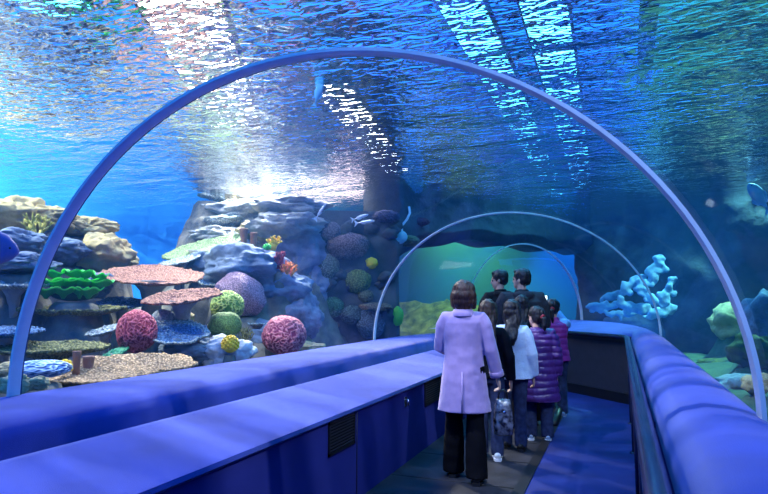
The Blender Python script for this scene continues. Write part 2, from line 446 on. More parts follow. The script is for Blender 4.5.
b.add(vs, [(j*(nx+1)+i, j*(nx+1)+i+1, (j+1)*(nx+1)+i+1, (j+1)*(nx+1)+i) for j in range(ny) for i in range(nx)])
S(b.build('ground_shelf', SHELFSAND))
WALLARCH = rockwall('wall_rock_arch', [(-3.85,9.8),(-3.5,10.9),(-2.4,12.8),(-.8,15.8)],
         lambda u: (2.0+.62*min(1, u/.18)**.6 if u < .18 else 2.62+.14*min(1, (u-.18)/.2))+.05*math.sin(u*23), 3.6, DARKROCK, .30, .6)
rockwall('wall_rock_end', [(-.8,16.2),(.2,15.5),(1.6,14.2),(3.0,13.4),(4.8,12.5)], lambda u: -.3, 3.6, DARKROCK)
# lagoon beyond the arch
GREENWALL = surf('teal lagoon wall', (.025,.12,.12), (.02,.10,.105), .5, .8, .2, 3)
fence('wall_north', [(-14,15.5),(-8,17.4),(-3.4,18.6)], -1, 6.4, GREENWALL)
fence('wall_north_deep', [(-3.4,18.6),(0,19.5),(3,17),(4.8,12)], -1, 6.4, GREENWALL)
MOSS = surf('mossy rock', (.12,.13,.03), (.02,.035,.015), 4, .9, .9, 12)
b = MB(); nx, ny = 60, 40
b.add([(lerp(-14,-3.4,i/nx), lerp(13.2,18.2,j/ny), .35+1.02*math.exp(-((lerp(13.2,18.2,j/ny)-16.5+.12*(lerp(-14,-3.4,i/nx)+8))/1.1)**2)+.30*fbm(Vector((i*.25,j*.3,9)),5)+.12*abs(noise.noise(Vector((i*.6,j*.7,3))))) for j in range(ny+1) for i in range(nx+1)],
      [(j*(nx+1)+i, j*(nx+1)+i+1, (j+1)*(nx+1)+i+1, (j+1)*(nx+1)+i) for j in range(ny) for i in range(nx)])
S(b.build('ground_lagoon', MOSS))

# ================================================================== THE REEF
def coralmat(name, c1, c2, sc=9, bump=.7, bs=45, vor=True, rough=.85): return surf(name, c1, c2, sc, rough, bump, bs, vor=vor, spec=.2)
PINKTAN = coralmat('pink tan table coral', (.62,.30,.20), (.50,.24,.17))
TAN = coralmat('tan table coral', (.66,.42,.22), (.52,.33,.17))
OLIVE = coralmat('olive shelf coral', (.33,.30,.10), (.22,.22,.09))
BLUEPL = coralmat('blue grey plate', (.16,.30,.48), (.10,.20,.38))
PALE = coralmat('pale plate', (.62,.62,.50), (.42,.50,.50), 5)
GREENPL = coralmat('pale green plate', (.34,.46,.20), (.24,.36,.16))
GREYROCK = surf('grey reef rock', (.34,.33,.30), (.20,.22,.24), 5, .9, 1, 22)
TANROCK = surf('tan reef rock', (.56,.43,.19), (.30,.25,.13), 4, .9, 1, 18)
BLUE_SHADE_ROCK = surf('shaded blue grey rock', (.17,.22,.30), (.10,.14,.20), 4, .9, 1, 18)  # the blue of shaded reef faces is put into this rock colour
LEAFGREEN = surf('vivid green lettuce coral', (.015,.30,.05), (.12,.95,.10), att='h', rough=.6, bump=.3)
YELLOW = surf('yellow coral', (.80,.55,.02), (.65,.40,.02), 14, .6, .3, 60)
BROWNT = surf('brown tube sponge', (.30,.15,.09), (.20,.10,.07), 10, .85, .6, 40)
ORANGE = surf('orange soft coral', (.85,.34,.05), (.6,.16,.04), 12, .7, .5, 50)
REDS = surf('dark red soft coral', (.40,.03,.05), (.22,.02,.04), 12, .7, .5, 50)
BRAINRED = surf('red brain coral', (.20,.010,.025), (.58,.12,.15), att='h', rough=.7)
BRAINMAR = surf('maroon brain coral', (.20,.015,.05), (.62,.20,.22), att='h', rough=.7)
BRAINGRN = surf('green brain coral', (.06,.16,.02), (.45,.52,.12), att='h', rough=.7)
BRAINGREY = surf('grey brain coral', (.16,.20,.26), (.38,.42,.46), att='h', rough=.7)
BRAINBLUE = surf('blue celled coral', (.04,.12,.30), (.45,.60,.75), att='h', rough=.7)
PINKDOME = surf('pink boulder coral', (.62,.36,.42), (.48,.30,.40), 7, .8, .6, 60, vor=True)
SMOOTHGRN = surf('smooth green coral', (.20,.34,.06), (.14,.26,.05), 6, .75, .4, 70, vor=True)

SUP = []                       # what the reef bed has to hold up: x, y, z, radius
def hold(p, r, dz=0): SUP.append((p.x, p.y, p.z+dz, r))
def disp_ico(sub, sc, f, rot=None):
    bm = bmesh.new(); bmesh.ops.create_icosphere(bm, subdivisions=sub, radius=1)
    vs, at = [], []
    for v in bm.verts:
        n = v.co.normalized(); d, h = f(n); q = n*d
        vs.append(Vector((q.x*sc[0], q.y*sc[1], q.z*sc[2]))); at.append(h)
    fs = [tuple(x.index for x in f_.verts) for f_ in bm.faces]; bm.free()
    if rot: M = Euler(rot).to_matrix(); vs = [M @ v for v in vs]
    b = MB(); b.add(vs, fs, at); return b
def place(name, px, py, X, label, cat, mb, mat, group=None, dz=0, r=.2):
    p, m_ = at_x(px, py, X); o = mb.build(name, mat, loc=p); hold(p, r, dz); return tag(o, label, cat, group)
def faceto(p): return math.atan2(-p.x, p.y-0)        # turn so local -y looks at the eye point
def plate(px, py, X, wpx, mat, label, tilt=16, roll=0, asp=.8, rough=.07, cup=.10, group='table and shelf corals', stalk=True, seed=0, name='table_coral', th=.035, rimmat=None):
    p, m_ = at_x(px, py, X); r = wpx*m_/2; rx, ry = r, r*asp
    rz = math.atan2(p.y, p.x)-math.pi/2
    root = thing(name, p, label, 'coral', group, rot=(0,0,rz))
    T = Euler((R(tilt), R(roll), 0)).to_matrix()
    nr, na = 26, 110; b = MB(); vs = []; top = []
    sd = seed*3.7+px*.11
    def rim(a): return 1+rough*2.2*noise.noise(Vector((math.cos(a)*1.6+sd, math.sin(a)*1.6, 2)))+rough*1.0*noise.noise(Vector((math.cos(a)*7, math.sin(a)*7+sd, 5)))+.5*rough*noise.noise(Vector((math.cos(a)*22, math.sin(a)*22+sd, 5)))
    def pt(i, k, s):
        a = 2*math.pi*k/na; f = i/nr; rr = f*rim(a); x, y = math.cos(a)*rr*rx, math.sin(a)*rr*ry
        q = Vector((x*26+sd, y*26, 0)); d = noise.voronoi(q)[0][0]
        z = cup*r*(f**2.2)+.03*r*noise.noise(Vector((x*3/r+sd, y*3/r, 0)))
        if s > 0: z += (.55-min(.55, d))*.045*min(1, f*3)
        else: z -= th*(1-.5*f)+.10*r*(1-f)**2
        return T @ Vector((x, y, z))
    t_ = [[pt(i, k, 1) for k in range(na)] for i in range(1, nr+1)]
    u_ = [[pt(i, k, -1) for k in range(na)] for i in range(nr, 0, -1)]
    b.loft(t_+u_, closed=True, caps=True)
    po = b.build('plate', mat, root)
    if rimmat:
        po.data.materials.append(rimmat)
        for q in range((nr-6)*na, (nr+2)*na): po.data.polygons[q].material_index = 1
    if stalk:
        st = MB(); st.tube([T @ Vector((0,0,-.01)), Vector((0,.02,-.07*1-.12*r)), Vector((.01,.05,-.30*r-.12)), Vector((0,.06,-.9*r-.15))], [r*.42, r*.22, r*.18, r*.28], 12)
        st.build('stalk', GREYROCK if mat is not OLIVE else OLIVE, root)
    h = p.copy(); h.y += 0; hold(h, r*.15, -.55*r-.10)
    return root
def meander(freq, amp, warp=.5, seed=0):
    def f(n):
        q = n*freq+Vector((seed*7.3, seed*1.7, 2)); w = Vector((noise.noise(q*.7), noise.noise(q*.7+Vector((9,1,3))), noise.noise(q*.7+Vector((2,8,5)))))*warp
        v = noise.noise(q+w); h = max(0, 1-abs(v)*3.2); h = h*h*(3-2*h)
        return 1+amp*h+.06*noise.noise(n*1.5+Vector((seed,0,0))), h
    return f
def dome(name, px, py, X, wpx, hpx, mat, label, f, sub=5, asp=.9, rot=None, cat='coral', group='boulder corals'):
    """px, py is the middle of the base line of a rounded coral"""
    p, m_ = at_x(px, py, X); w, h = wpx*m_/2, hpx*m_
    b = disp_ico(sub, (w, w*asp, h*.55), f, rot); off = h*.47
    b.v = [(x, y, z+off) for x, y, z in b.v]
    o = b.build(name, mat, loc=p); o.rotation_euler = (0, 0, math.atan2(p.y, p.x)-math.pi/2); 
    if not (px > 280 and py < 262): hold(p, w*.6, .02)
    return tag(o, label, cat, group)
def lump(seed, a=.18, fr=1.6, fine=.03):
    return lambda n: (1+a*fbm(n*fr+Vector((seed*5.1, seed, 0)), 4)+fine*noise.noise(n*9+Vector((seed,0,0))), 0)
def crag(seed, a=.30, fr=1.3):
    def f(n):
        q = n*fr+Vector((seed*4.3, seed*1.3, 1)); v = fbm(q, 5); c = noise.voronoi(q*1.3)[0][0]
        return 1+a*v+.25*(c-.5)-.10*abs(noise.noise(q*3))+.05*fbm(n*7+Vector((seed,0,0)),3), 0
    return f
def rock(px, py, X, wpx, hpx, mat, label, seed=1, asp=.8, rot=None, a=.3, group='rocks of the reef'):
    return dome('reef_rock', px, py, X, wpx, hpx, mat, label, crag(seed, a), 5, asp, rot, 'rock', group)
def branches(px, py, X, wpx, hpx, mat, label, name='branching_coral', n=9, seed=0, tw=.06, cat='coral', tip=.5, group=None):
    p, m_ = at_x(px, py, X); w, h = wpx*m_/2, hpx*m_; rnd = random.Random(seed); b = MB()
    def grow(a, d, l, r, k):
        q = a+d*l*.5+Vector((rnd.uniform(-1,1), rnd.uniform(-1,1), rnd.uniform(-.3,1)))*l*.12; e = q+d*l*.5
        b.tube([a, q, e, e+d*r*.5], [r, r*.85, r*.62, r*.2], 7)
        if k: 
            for _ in range(2 if k > 1 else 3):
                dd = (d+Vector((rnd.uniform(-1,1), rnd.uniform(-1,1), rnd.uniform(-.2,.8)))*.8).normalized(); grow(e-d*r*.3, dd, l*.62, r*.66, k-1)
    for i in range(n):
        a = rnd.uniform(0, 6.28); s = rnd.uniform(.2, 1)
        d = Vector((math.cos(a)*s*w/h*1.3, math.sin(a)*s*w/h, 1)).normalized(); grow(Vector((math.cos(a)*w*.15, math.sin(a)*w*.15, -.02)), d, h*rnd.uniform(.38,.52), h*tw, 2)
    o = b.build(name, mat, loc=p); hold(p, w*.5, .02); return tag(o, label, cat, group)
def tubes(px, py, X, hpx, wpx, label, seed=0, mat=None, lean=0):
    p, m_ = at_x(px, py, X); h, r = hpx*m_, wpx*m_/2; b = MB(); n = 16; rings = []
    for f, q in ((0,.9),(.3,.8),(.6,.9),(.85,1.02),(.97,1.05),(1,.95),(.96,.7),(.7,.55),(.5,.4)):
        rings.append([Vector((math.cos(a)*r*q*(1+.08*noise.noise(Vector((a*2,f*3,seed))))+lean*f*h, math.sin(a)*r*q, f*h-.02)) for a in (6.2832*k/n for k in range(n))])
    b.loft(rings); o = b.build('tube_sponge', mat or BROWNT, loc=p); hold(p, r, .02); return tag(o, label, 'sponge', 'tube sponges')
def lettuce(px, py, X, wpx, hpx, mat, label, n=12, seed=0):
    """cluster of ruffled upright cups"""
    p, m_ = at_x(px, py, X); w, h = wpx*m_/2, hpx*m_; rnd = random.Random(seed); root = thing('lettuce_coral', p, label, 'coral')
    root.rotation_euler = (0,0,math.atan2(p.y, p.x)-math.pi/2)
    for i in range(n):
        lvl = i % 3; u = (i//3+.5+.33*lvl-.33)/(n/3)*2-1; cx = w*u*.80; b = MB(); ph = rnd.uniform(0,6); rad = rnd.uniform(.24,.46)*w; cx += rnd.uniform(-.1,.1)*w; k1, k2 = rnd.choice((2,3,4)), rnd.choice((2,3,5)); wob = rnd.uniform(.05,.10)
        cz = h*(.02+.30*lvl)*(1-.2*u*u); cy = -.25*w+lvl*.22*w; rings = []; at = []
        for f, q in [(-.5,.10),(0,.30),(.35,.62),(.7,.88),(.92,1.0),(1,1.03),(1.0,.97),(.8,.80),(.5,.50),(.35,.15)]:
            rings.append([Vector((math.cos(a)*rad*q*(1+wob*math.sin(k1*a+ph)*max(f,0)), math.sin(a)*rad*q*.75*(1+wob*math.sin(k2*a+ph)*max(f,0)), f*h*.24+.05*h*max(f,0)*math.sin((k1+1)*a+ph))) for a in (6.2832*k/40 for k in range(40))]); at += [1.0 if f > .85 else .0]*40
        b.loft(rings); b.a = at; b.v = [(x+cx, y+cy, z+cz) for x, y, z in b.v]
        b.build('cup', mat, root)
    b = MB(); b.ell((0,.10*w,h*.12),(w*.70,w*.30,h*.30),24,12); b.build('base', surf('lettuce base', (.02,.10,.05), None, rough=.9), root)
    hold(p, w*.5, .02); return root
def bubbles(px, py, X, wpx, hpx, mat, label, seed=0, n=60, r=.16):
    p, m_ = at_x(px, py, X); w, h = wpx*m_/2, hpx*m_; b = MB(); b.ell((0,0,h*.45),(w*.85,w*.8,h*.45),20,12)
    for i in range(n):
        z = 1-(i+.5)/n*1.55; a = i*2.39996; s = math.sqrt(max(0, 1-z*z))
        b.ell((math.cos(a)*s*w*.86, math.sin(a)*s*w*.8, h*.48+z*h*.45), (w*r,)*3, 8, 6)
    o = b.build('bubble_coral', mat, loc=p); hold(p, w*.6, .02); return tag(o, label, 'coral')

# --- table and shelf corals
plate(152,279,-5.7,98,PINKTAN,'wide pink tan table coral, topmost of the two stacked over the red brain coral',tilt=15,seed=1,asp=.85)
plate(183,299,-4.75,74,PINKTAN,'smaller pink tan table coral tucked just below the widest one',tilt=14,roll=-7,seed=2,asp=.75)
plate(177,337,-4.55,61,BLUEPL,'grey blue dish shaped table coral with a pale ragged rim beside the red brain coral',tilt=20,seed=3,cup=.22,asp=.95,rimmat=PALE)
plate(116,374,-4.2,150,TAN,'broad tan table coral lowest in the reef, right against the tunnel ledge',tilt=11,roll=-3,seed=4,asp=.55)
plate(74,312,-5.7,92,OLIVE,'long olive shelf coral under the vivid green lettuce coral',tilt=5,seed=5,asp=.6,rough=.11,th=.05)
plate(52,351,-5.0,98,OLIVE,'low olive shelf coral above the blue celled coral',tilt=7,seed=6,asp=.55,rough=.1,th=.05)
plate(14,286,-6.1,58,PALE,'pale shelf coral jutting in at the left of the steel hoop',tilt=9,seed=7,asp=.6,rough=.1)
plate(2,334,-5.4,75,BLUEPL,'blue shelf coral at the left edge behind the foot of the hoop',tilt=8,seed=8,asp=.6,rough=.1)
plate(121,304,-5.9,44,BLUEPL,'small blue plate coral between the olive shelf and the pink tables',tilt=18,seed=9)
plate(105,331,-5.1,36,PALE,'thin pale plate coral left of the red brain coral',tilt=13,roll=-16,seed=10,asp=.6)
plate(204,250,-6.3,76,GREENPL,'pale green table coral sloping down leftwards below the tube sponges',tilt=19,roll=-17,seed=11,asp=.7,th=.06)
plate(180,262,-6.2,38,PALE,'pale lacy plate coral at the lower end of the sloping green table',tilt=15,roll=-14,seed=12,rough=.14)
plate(213,283,-5.5,31,BLUEPL,'little teal dish coral with a white rim above the pink boulder coral',tilt=24,seed=13,cup=.16,rimmat=PALE)
plate(256,324,-4.7,34,PALE,'thin pale plate coral between the green and the maroon brain corals',tilt=4,seed=14,asp=.6,th=.05)
plate(274,314,-4.75,36,PALE,'cream plate coral above the maroon brain coral',tilt=10,roll=-8,seed=15,asp=.7,th=.06)
plate(116,353,-4.8,26,surf('green leaf coral',(.03,.30,.12),(.02,.2,.09),6,.6),'small green leaf coral above the broad tan table',tilt=22,roll=-25,seed=16,asp=.6)
# --- rounded corals
dome('brain_coral',136,349,-4.75,37,37,BRAINRED,'knobbly red brain coral below the pink tan tables',meander(7,.07,seed=1),6)
dome('brain_coral',284,352,-4.15,41,35,BRAINMAR,'maroon brain coral with pink ridges nearest the right end of the reef',meander(6.6,.07,seed=2),6)
dome('boulder_coral',240,313,-4.95,52,38,PINKDOME,'pink elongated boulder coral above the two green corals',lump(3,.12,1.2,.015),5,.8,(0,R(24),0))
dome('brain_coral',227,319,-4.65,31,27,BRAINGRN,'yellow green brain coral under the pink boulder coral',meander(5.5,.08,seed=4),6)
dome('boulder_coral',225,337,-4.4,33,25,SMOOTHGRN,'smooth green boulder coral behind the yellow bubble coral',lump(5,.08,1.2,.01),5)
dome('brain_coral',163,329,-4.95,24,19,BRAINGREY,'small grey ball coral right of the red brain coral',meander(6,.04,seed=6),5)
dome('boulder_coral',184,324,-5.0,20,13,TANROCK,'little brown boulder coral behind the grey blue dish',lump(7),4)
rock(226,368,-4.15,52,31,surf('white rock',(.60,.58,.55),(.40,.42,.46),5,.9,.8,20),'white crusted rock that carries the yellow bubble coral',3,.7)
bubbles(230,353,-3.98,19,18,YELLOW,'bright yellow bubble coral on the white rock')
bubbles(240,350,-4.0,9,9,surf('green polyp',(.10,.62,.05),None,rough=.6),'little bright green polyp cluster touching the yellow bubble coral',n=24,r=.25)
dome('boulder_coral',272,311,-4.95,26,16,GREYROCK,'grey brown boulder coral above the cream plate',lump(8,.12,1.3),5)
dome('boulder_coral',250,288,-5.3,18,12,REDS,'dark red boulder coral behind the pink one',lump(9),4)
dome('boulder_coral',244,262,-5.9,34,22,BLUE_SHADE_ROCK,'blue grey boulder coral at the foot of the tube sponges',lump(10,.12,1.4),5)
for a in [(300,272,-5.1,58,56,'big shaded blue grey rock at the right flank of the mound, topmost of three',81),(309,306,-4.95,46,44,'shaded blue grey rock in the middle of three at the right flank of the mound',82),(297,338,-4.5,52,44,'shaded blue grey rock behind the maroon brain coral, lowest of three',83)]:
    rock(a[0],a[1],a[2],a[3],a[4],surf('shaded flank rock %d' % a[6],(.27,.27,.33),(.15,.16,.22),5,.9,1,22),a[5],a[6],.7)  # bluish shade of the mound's flank is part of these base colours
dome('brain_coral',41,376,-4.3,52,15,BRAINBLUE,'low blue celled coral by the left hoop foot',meander(4,.09,seed=12),6,.7)
bubbles(64,374,-4.4,15,14,YELLOW,'dull yellow knob coral beside the brown tube sponge',n=20,r=.3)
tubes(76,373,-4.45,24,8,'short brown tube sponge, left of the pair behind the broad tan table',1)
tubes(88,372,-4.5,18,11,'squat brown tube sponge, right of the pair behind the broad tan table',2)
tubes(244,247,-5.3,20,8,'brown tube sponge, left of the pair on the mound',3,lean=-.05)
tubes(253,248,-5.25,17,7,'brown tube sponge, right of the pair on the mound',4,lean=.05)
tubes(236,250,-5.35,9,7,'stubby brown tube sponge beside the two tall ones',5)
lettuce(74,296,-5.75,64,30,LEAFGREEN,'vivid green lettuce coral of ruffled cups behind the hoop')
branches(36,243,-6.9,26,32,surf('yellow staghorn',(.55,.48,.10),(.4,.38,.08),10,.8),'yellow staghorn coral on the left tan ridge',seed=3,n=7)
branches(273,249,-5.0,16,15,YELLOW,'yellow bushy soft coral on the mound right of the sponges',seed=4,n=11,tw=.11,name='soft_coral')
bubbles(267,250,-4.95,8,6,surf('green tuft',(.05,.55,.08),None,rough=.6),'small green tuft at the foot of the yellow soft coral',n=18,r=.3)
branches(286,280,-4.6,19,22,ORANGE,'orange bushy soft coral on the front of the mound',seed=5,n=12,tw=.11,name='soft_coral')
branches(279,267,-4.65,13,18,REDS,'dark red soft coral above the orange one',seed=6,n=9,tw=.10,name='soft_coral')
branches(230,284,-5.4,11,10,YELLOW,'tiny yellow tuft coral beside the teal dish',seed=7,n=8,tw=.09)
branches(245,345,-4.15,15,20,OLIVE,'olive feathery tuft right of the green boulder coral',seed=8,n=10,tw=.05)
branches(203,334,-4.6,20,14,surf('pinkish twig coral',(.55,.42,.40),(.42,.34,.34),9,.8),'pale pinkish twig coral at the right of the grey blue dish',seed=9,n=8,tw=.10)
branches(266,297,-4.85,12,10,surf('ochre',(.5,.42,.2),None,rough=.8),'small ochre twig coral at the end of the pink boulder coral',seed=10,n=6,tw=.09)
# --- rocks: front left, left ridge, mound
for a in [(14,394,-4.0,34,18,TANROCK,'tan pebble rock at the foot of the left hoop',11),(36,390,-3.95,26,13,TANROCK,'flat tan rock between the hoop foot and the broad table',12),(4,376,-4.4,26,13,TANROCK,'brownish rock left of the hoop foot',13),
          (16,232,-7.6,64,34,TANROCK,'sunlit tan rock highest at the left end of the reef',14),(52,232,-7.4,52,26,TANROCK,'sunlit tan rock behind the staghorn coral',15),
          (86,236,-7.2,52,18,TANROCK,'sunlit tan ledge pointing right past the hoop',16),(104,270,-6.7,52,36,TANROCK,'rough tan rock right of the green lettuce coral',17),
          (62,262,-6.9,50,24,BLUE_SHADE_ROCK,'blue shaded rock under the staghorn coral',18),(14,254,-6.9,60,24,BLUE_SHADE_ROCK,'blue shaded boulder at the left end of the ridge',19),
          (16,272,-6.4,70,18,BLUE_SHADE_ROCK,'flat blue shaded ledge above the pale shelf coral',20),(122,272,-6.8,26,20,TANROCK,'yellowish knob rock at the end of the left ridge',21),
          (92,296,-6.2,40,22,BLUE_SHADE_ROCK,'dark rock behind the lettuce coral cups',22)]: rock(*a)
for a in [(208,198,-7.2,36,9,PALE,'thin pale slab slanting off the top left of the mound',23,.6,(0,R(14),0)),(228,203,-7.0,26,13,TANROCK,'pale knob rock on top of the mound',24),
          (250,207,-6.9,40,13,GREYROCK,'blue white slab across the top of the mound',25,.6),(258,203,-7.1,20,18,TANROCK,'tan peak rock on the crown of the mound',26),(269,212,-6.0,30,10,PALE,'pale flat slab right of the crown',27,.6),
          (248,226,-6.6,78,26,GREYROCK,'broad shaded blue grey rock under the crown of the mound',28),(292,216,-5.3,72,18,GREYROCK,'long rock ledge reaching right from the crown',29),
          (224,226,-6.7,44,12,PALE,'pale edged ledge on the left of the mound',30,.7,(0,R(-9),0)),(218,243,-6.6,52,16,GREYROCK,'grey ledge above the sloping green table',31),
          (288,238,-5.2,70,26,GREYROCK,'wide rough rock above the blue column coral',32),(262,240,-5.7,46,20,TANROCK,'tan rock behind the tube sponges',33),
          (312,228,-5.0,40,18,GREYROCK,'rounded rock at the right shoulder of the mound',34),(246,285,-5.2,84,38,BLUE_SHADE_ROCK,'shaded blue rock face in the middle of the mound',35),
          (282,306,-4.72,56,36,BLUE_SHADE_ROCK,'shaded rock behind the orange soft coral',36),(206,282,-6.1,50,30,BLUE_SHADE_ROCK,'shaded rock under the sloping green table',37),
          (266,352,-4.6,46,30,BLUE_SHADE_ROCK,'shaded rock between the yellow and the maroon corals',38),(190,362,-4.5,60,24,BLUE_SHADE_ROCK,'shaded rock under the grey blue dish coral',39),
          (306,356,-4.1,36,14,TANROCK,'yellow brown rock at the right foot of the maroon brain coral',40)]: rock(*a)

# --- the bed under it all
def bed2(x, y):
    h = bed(x, y); top = h; nz = .28*fbm(Vector((x*1.9,y*1.9,4)),5)
    for (sx, sy, sz, r) in SUP:
        d = math.hypot(x-sx, y-sy)
        if d < 1.5: top = max(top, sz-max(0, d-r)*((2.4 if r > .12 else 6.0)+1.6*noise.noise(Vector((x*1.5+sx,y*1.5,8))))-abs(nz)*min(1.5, max(0,d-r*.5)*2.5))
    q = (top+.25*noise.noise(Vector((x*.8,y*.8,1))))/.30; f = q-math.floor(q); top += .30*(f**3-f)*.8
    return max(h, top)
b = MB(); nx, ny = 260, 380; X0, X1, Y0, Y1 = -14.5, -3.42, -4.5, 12.05
b.add([(lerp(X0,X1,i/nx), lerp(Y0,Y1,j/ny), bed2(lerp(X0,X1,i/nx), lerp(Y0,Y1,j/ny))) for j in range(ny+1) for i in range(nx+1)],
      [(j*(nx+1)+i, j*(nx+1)+i+1, (j+1)*(nx+1)+i+1, (j+1)*(nx+1)+i) for j in range(ny) for i in range(nx)])
S(b.build('ground', ROCKMAT))

# --- corals on the dark rock wall (each sits on the rock face)
from mathutils.bvhtree import BVHTree
def _tree():
    vs, fs = [], []
    for w_ in (WALLROCK, WALLARCH):
        k = len(vs); vs += [v.co.copy() for v in w_.data.vertices]; fs += [tuple(i+k for i in p.vertices) for p in w_.data.polygons]
    return BVHTree.FromPolygons(vs, fs)
WALLTREE = _tree()
def onwall(px, py, back=.0):
    """where the line of sight meets the rugged face of the rock wall (or comes short of it by -back)"""
    r = ray(px, py); hit = WALLTREE.ray_cast(Vector((0,0,EYE)), r.normalized())[0]
    t_ = (hit.y if hit else 9.0)/r.y+back/r.length; return Vector((0,0,EYE))+r*t_, t_/F_PX, .25
def knob(px, py, wpx, hpx, mat, label, f, name='boulder_coral', asp=.55, sub=4, group='corals on the dark rock wall'):
    p, m_, a = onwall(px, py); b = disp_ico(sub, (wpx*m_/2, wpx*m_/2*asp, hpx*m_/2), f); o = b.build(name, mat, loc=p); o.rotation_euler = (0,0,a)
    return tag(o, label, 'coral', group)
K = lambda n, c, c2: surf(n, c, c2, 7, .85, .6, 40, vor=True)
knob(347,246,44,28,K('k1',(.34,.20,.20),(.24,.15,.17)),'wide pinkish oval coral, largest on the dark wall',lump(41,.10,1.2))
knob(331,231,22,18,K('k2',(.26,.20,.22),(.18,.15,.18)),'small mauve round coral above the wide pinkish oval',lump(42,.08))
knob(326,267,28,26,K('k3',(.32,.30,.18),(.24,.23,.15)),'round olive tan coral below the wide pinkish oval',lump(43,.06))
knob(358,281,27,25,K('k4',(.26,.28,.07),(.18,.22,.06)),'round moss green coral in the middle of the dark wall',lump(44,.08))
knob(371,263,13,11,YELLOW,'little bright yellow knob coral on the dark wall',meander(4,.12,seed=45),'brain_coral')
knob(332,307,24,21,K('k5',(.10,.26,.14),(.07,.19,.11)),'round green coral low on the dark wall',lump(46,.07))
knob(312,291,22,17,K('k6',(.30,.25,.12),(.2,.18,.1)),'ochre coral just right of the column coral',lump(47,.1))
knob(407,241,26,12,K('k7',(.24,.24,.08),(.18,.19,.07)),'flat olive oval coral beside the pale cyan disc',lump(48,.06))
knob(399,237,17,14,surf('cyan disc',(.30,.55,.58),(.2,.42,.48),9,.7,.4,30),'pale cyan disc coral with a white rope above it',lump(49,.05),'plate_coral',.35)
knob(386,217,26,13,K('k8',(.10,.09,.16),(.06,.06,.11)),'dark purple bumpy coral high on the dark wall',meander(4,.15,seed=50),'brain_coral')
knob(366,296,16,13,K('k9',(.2,.2,.1),(.14,.15,.09)),'small olive coral under the moss green one',lump(51,.1))
knob(352,314,26,20,K('k10',(.11,.17,.16),(.08,.12,.12)),'dull teal coral low right on the dark wall',lump(52,.12))
knob(322,326,34,20,K('k11',(.26,.10,.07),(.16,.08,.07)),'rust red patch coral low on the dark wall',crag(53,.2))
knob(371,322,30,34,K('k12',(.14,.19,.24),(.10,.14,.19)),'blue grey boulder coral beside the foot of the second hoop',lump(54,.08))
knob(376,307,34,9,K('k13',(.28,.19,.12),(.2,.14,.1)),'brown shelf coral above the blue grey boulder by the second hoop',crag(55,.15))
knob(306,331,20,16,K('k14',(.26,.26,.28),(.2,.2,.22)),'small grey coral behind the maroon brain coral',lump(56,.1))
knob(321,247,7,14,ORANGE,'orange tuft at the left end of the wide pinkish oval',crag(57,.3),'soft_coral')
knob(398,316,11,20,surf('green blob',(.08,.42,.05),None,rough=.7),'bright green knob at the right end of the dark wall',lump(58,.1))
knob(420,222,20,9,K('k15',(.14,.05,.06),(.09,.04,.05)),'dark red knob near the top of the dark wall',lump(59,.15))
for k in range(26):
    px = 302+((k*37) % 100); py = 222+((k*53) % 105); s = 9+(k*7) % 9
    knob(px, py, s, s*.8, DARKROCK, 'small dark bump of rock on the shaded reef wall', crag(60+k,.25), 'rock_bump', .6, 3, 'dark bumps on the rock wall')
p, m_, a_ = onwall(402,232,-.15); q, _, _ = onwall(409,207,-.15); b = MB(); mid = p.lerp(q,.5)+Vector((.03,0,.0))
b.tube([p, p.lerp(q,.25)+Vector((-.04,0,0)), mid, p.lerp(q,.75)+Vector((.05,0,0)), q], .022, 8)
tag(b.build('rope', surf('white rope',(.7,.72,.75),None,rough=.8)), 'white rope hanging above the pale cyan disc coral', 'rope')

# --- fish
def fish(p, L, head, pitch, mat, label, deep=.32, thick=.14):
    r = thing('fish', p, label, 'fish', rot=(0, -pitch, head)); b = MB(); n = 16; rings = []
    for f, h, z in ((0,.10,.0),(.06,.45,0),(.18,.82,.01),(.35,1,.01),(.55,.85,0),(.75,.48,0),(.9,.2,0),(1,.16,0)):
        rings.append([Vector(((.5-f)*L, math.cos(a)*thick*L*.5*h**.8, math.sin(a)*deep*L*.5*h+z*L)) for a in (6.2832*k/n for k in range(n))])
    b.loft(rings); b.build('body', mat, r)
    def fin(nm, pts, y=.006):
        m2 = MB(); k = len(pts); v = [Vector((x*L, s*y*L, z*L)) for s in (-1,1) for x, z in pts]
        m2.add(v, [tuple(range(k)), tuple(range(2*k-1,k-1,-1))]+[(i,(i+1) % k,k+(i+1) % k,k+i) for i in range(k)]); m2.build(nm, mat, r, smooth=False)
    fin('tail', [(-.47,.03),(-.68,.20),(-.62,0),(-.68,-.20),(-.47,-.03)])
    fin('dorsal_fin', [(.15,deep*.46),(.0,deep*.66),(-.28,deep*.42),(-.32,deep*.2)])
    fin('belly_fin', [(.02,-deep*.46),(-.10,-deep*.66),(-.28,-deep*.40),(-.28,-deep*.2)])
    for s in (-1,1):
        e = MB(); e.ell((.38*L, s*thick*.30*L, .035*L),(.02*L,.012*L,.02*L),8,6); e.build('eye', BLACK, r)
    return r
SILVER = surf('silver fish', (.50,.58,.68), (.38,.46,.58), 8, .4)
BLUEFISH = surf('blue purple fish', (.07,.09,.30), (.14,.11,.28), 9, .5)
p, m_ = at_x(-22,246,-5.0); fish(p, .60, R(50), R(-8), BLUEFISH, 'blue purple fish nosing in at the left edge of the reef', .52, .2)
p, m_ = at_x(758,196,2.2); fish(p, .52, R(165), R(62), SILVER, 'pale silver fish swimming high at the right of the tunnel', .4)
p, m_, _ = onwall(361,217,-.5); fish(p, .26, R(12), R(16), SILVER, 'thin white fish before the dark wall, upper of two', .22)
p, m_, _ = onwall(366,222,-.7); fish(p, .30, R(4), R(4), SILVER, 'longer white fish before the dark wall, lower of two', .18)
p, m_, _ = onwall(321,211,-.5); fish(p, .28, R(20), R(55), SILVER, 'slim white fish pointing up over the mound shoulder', .16)
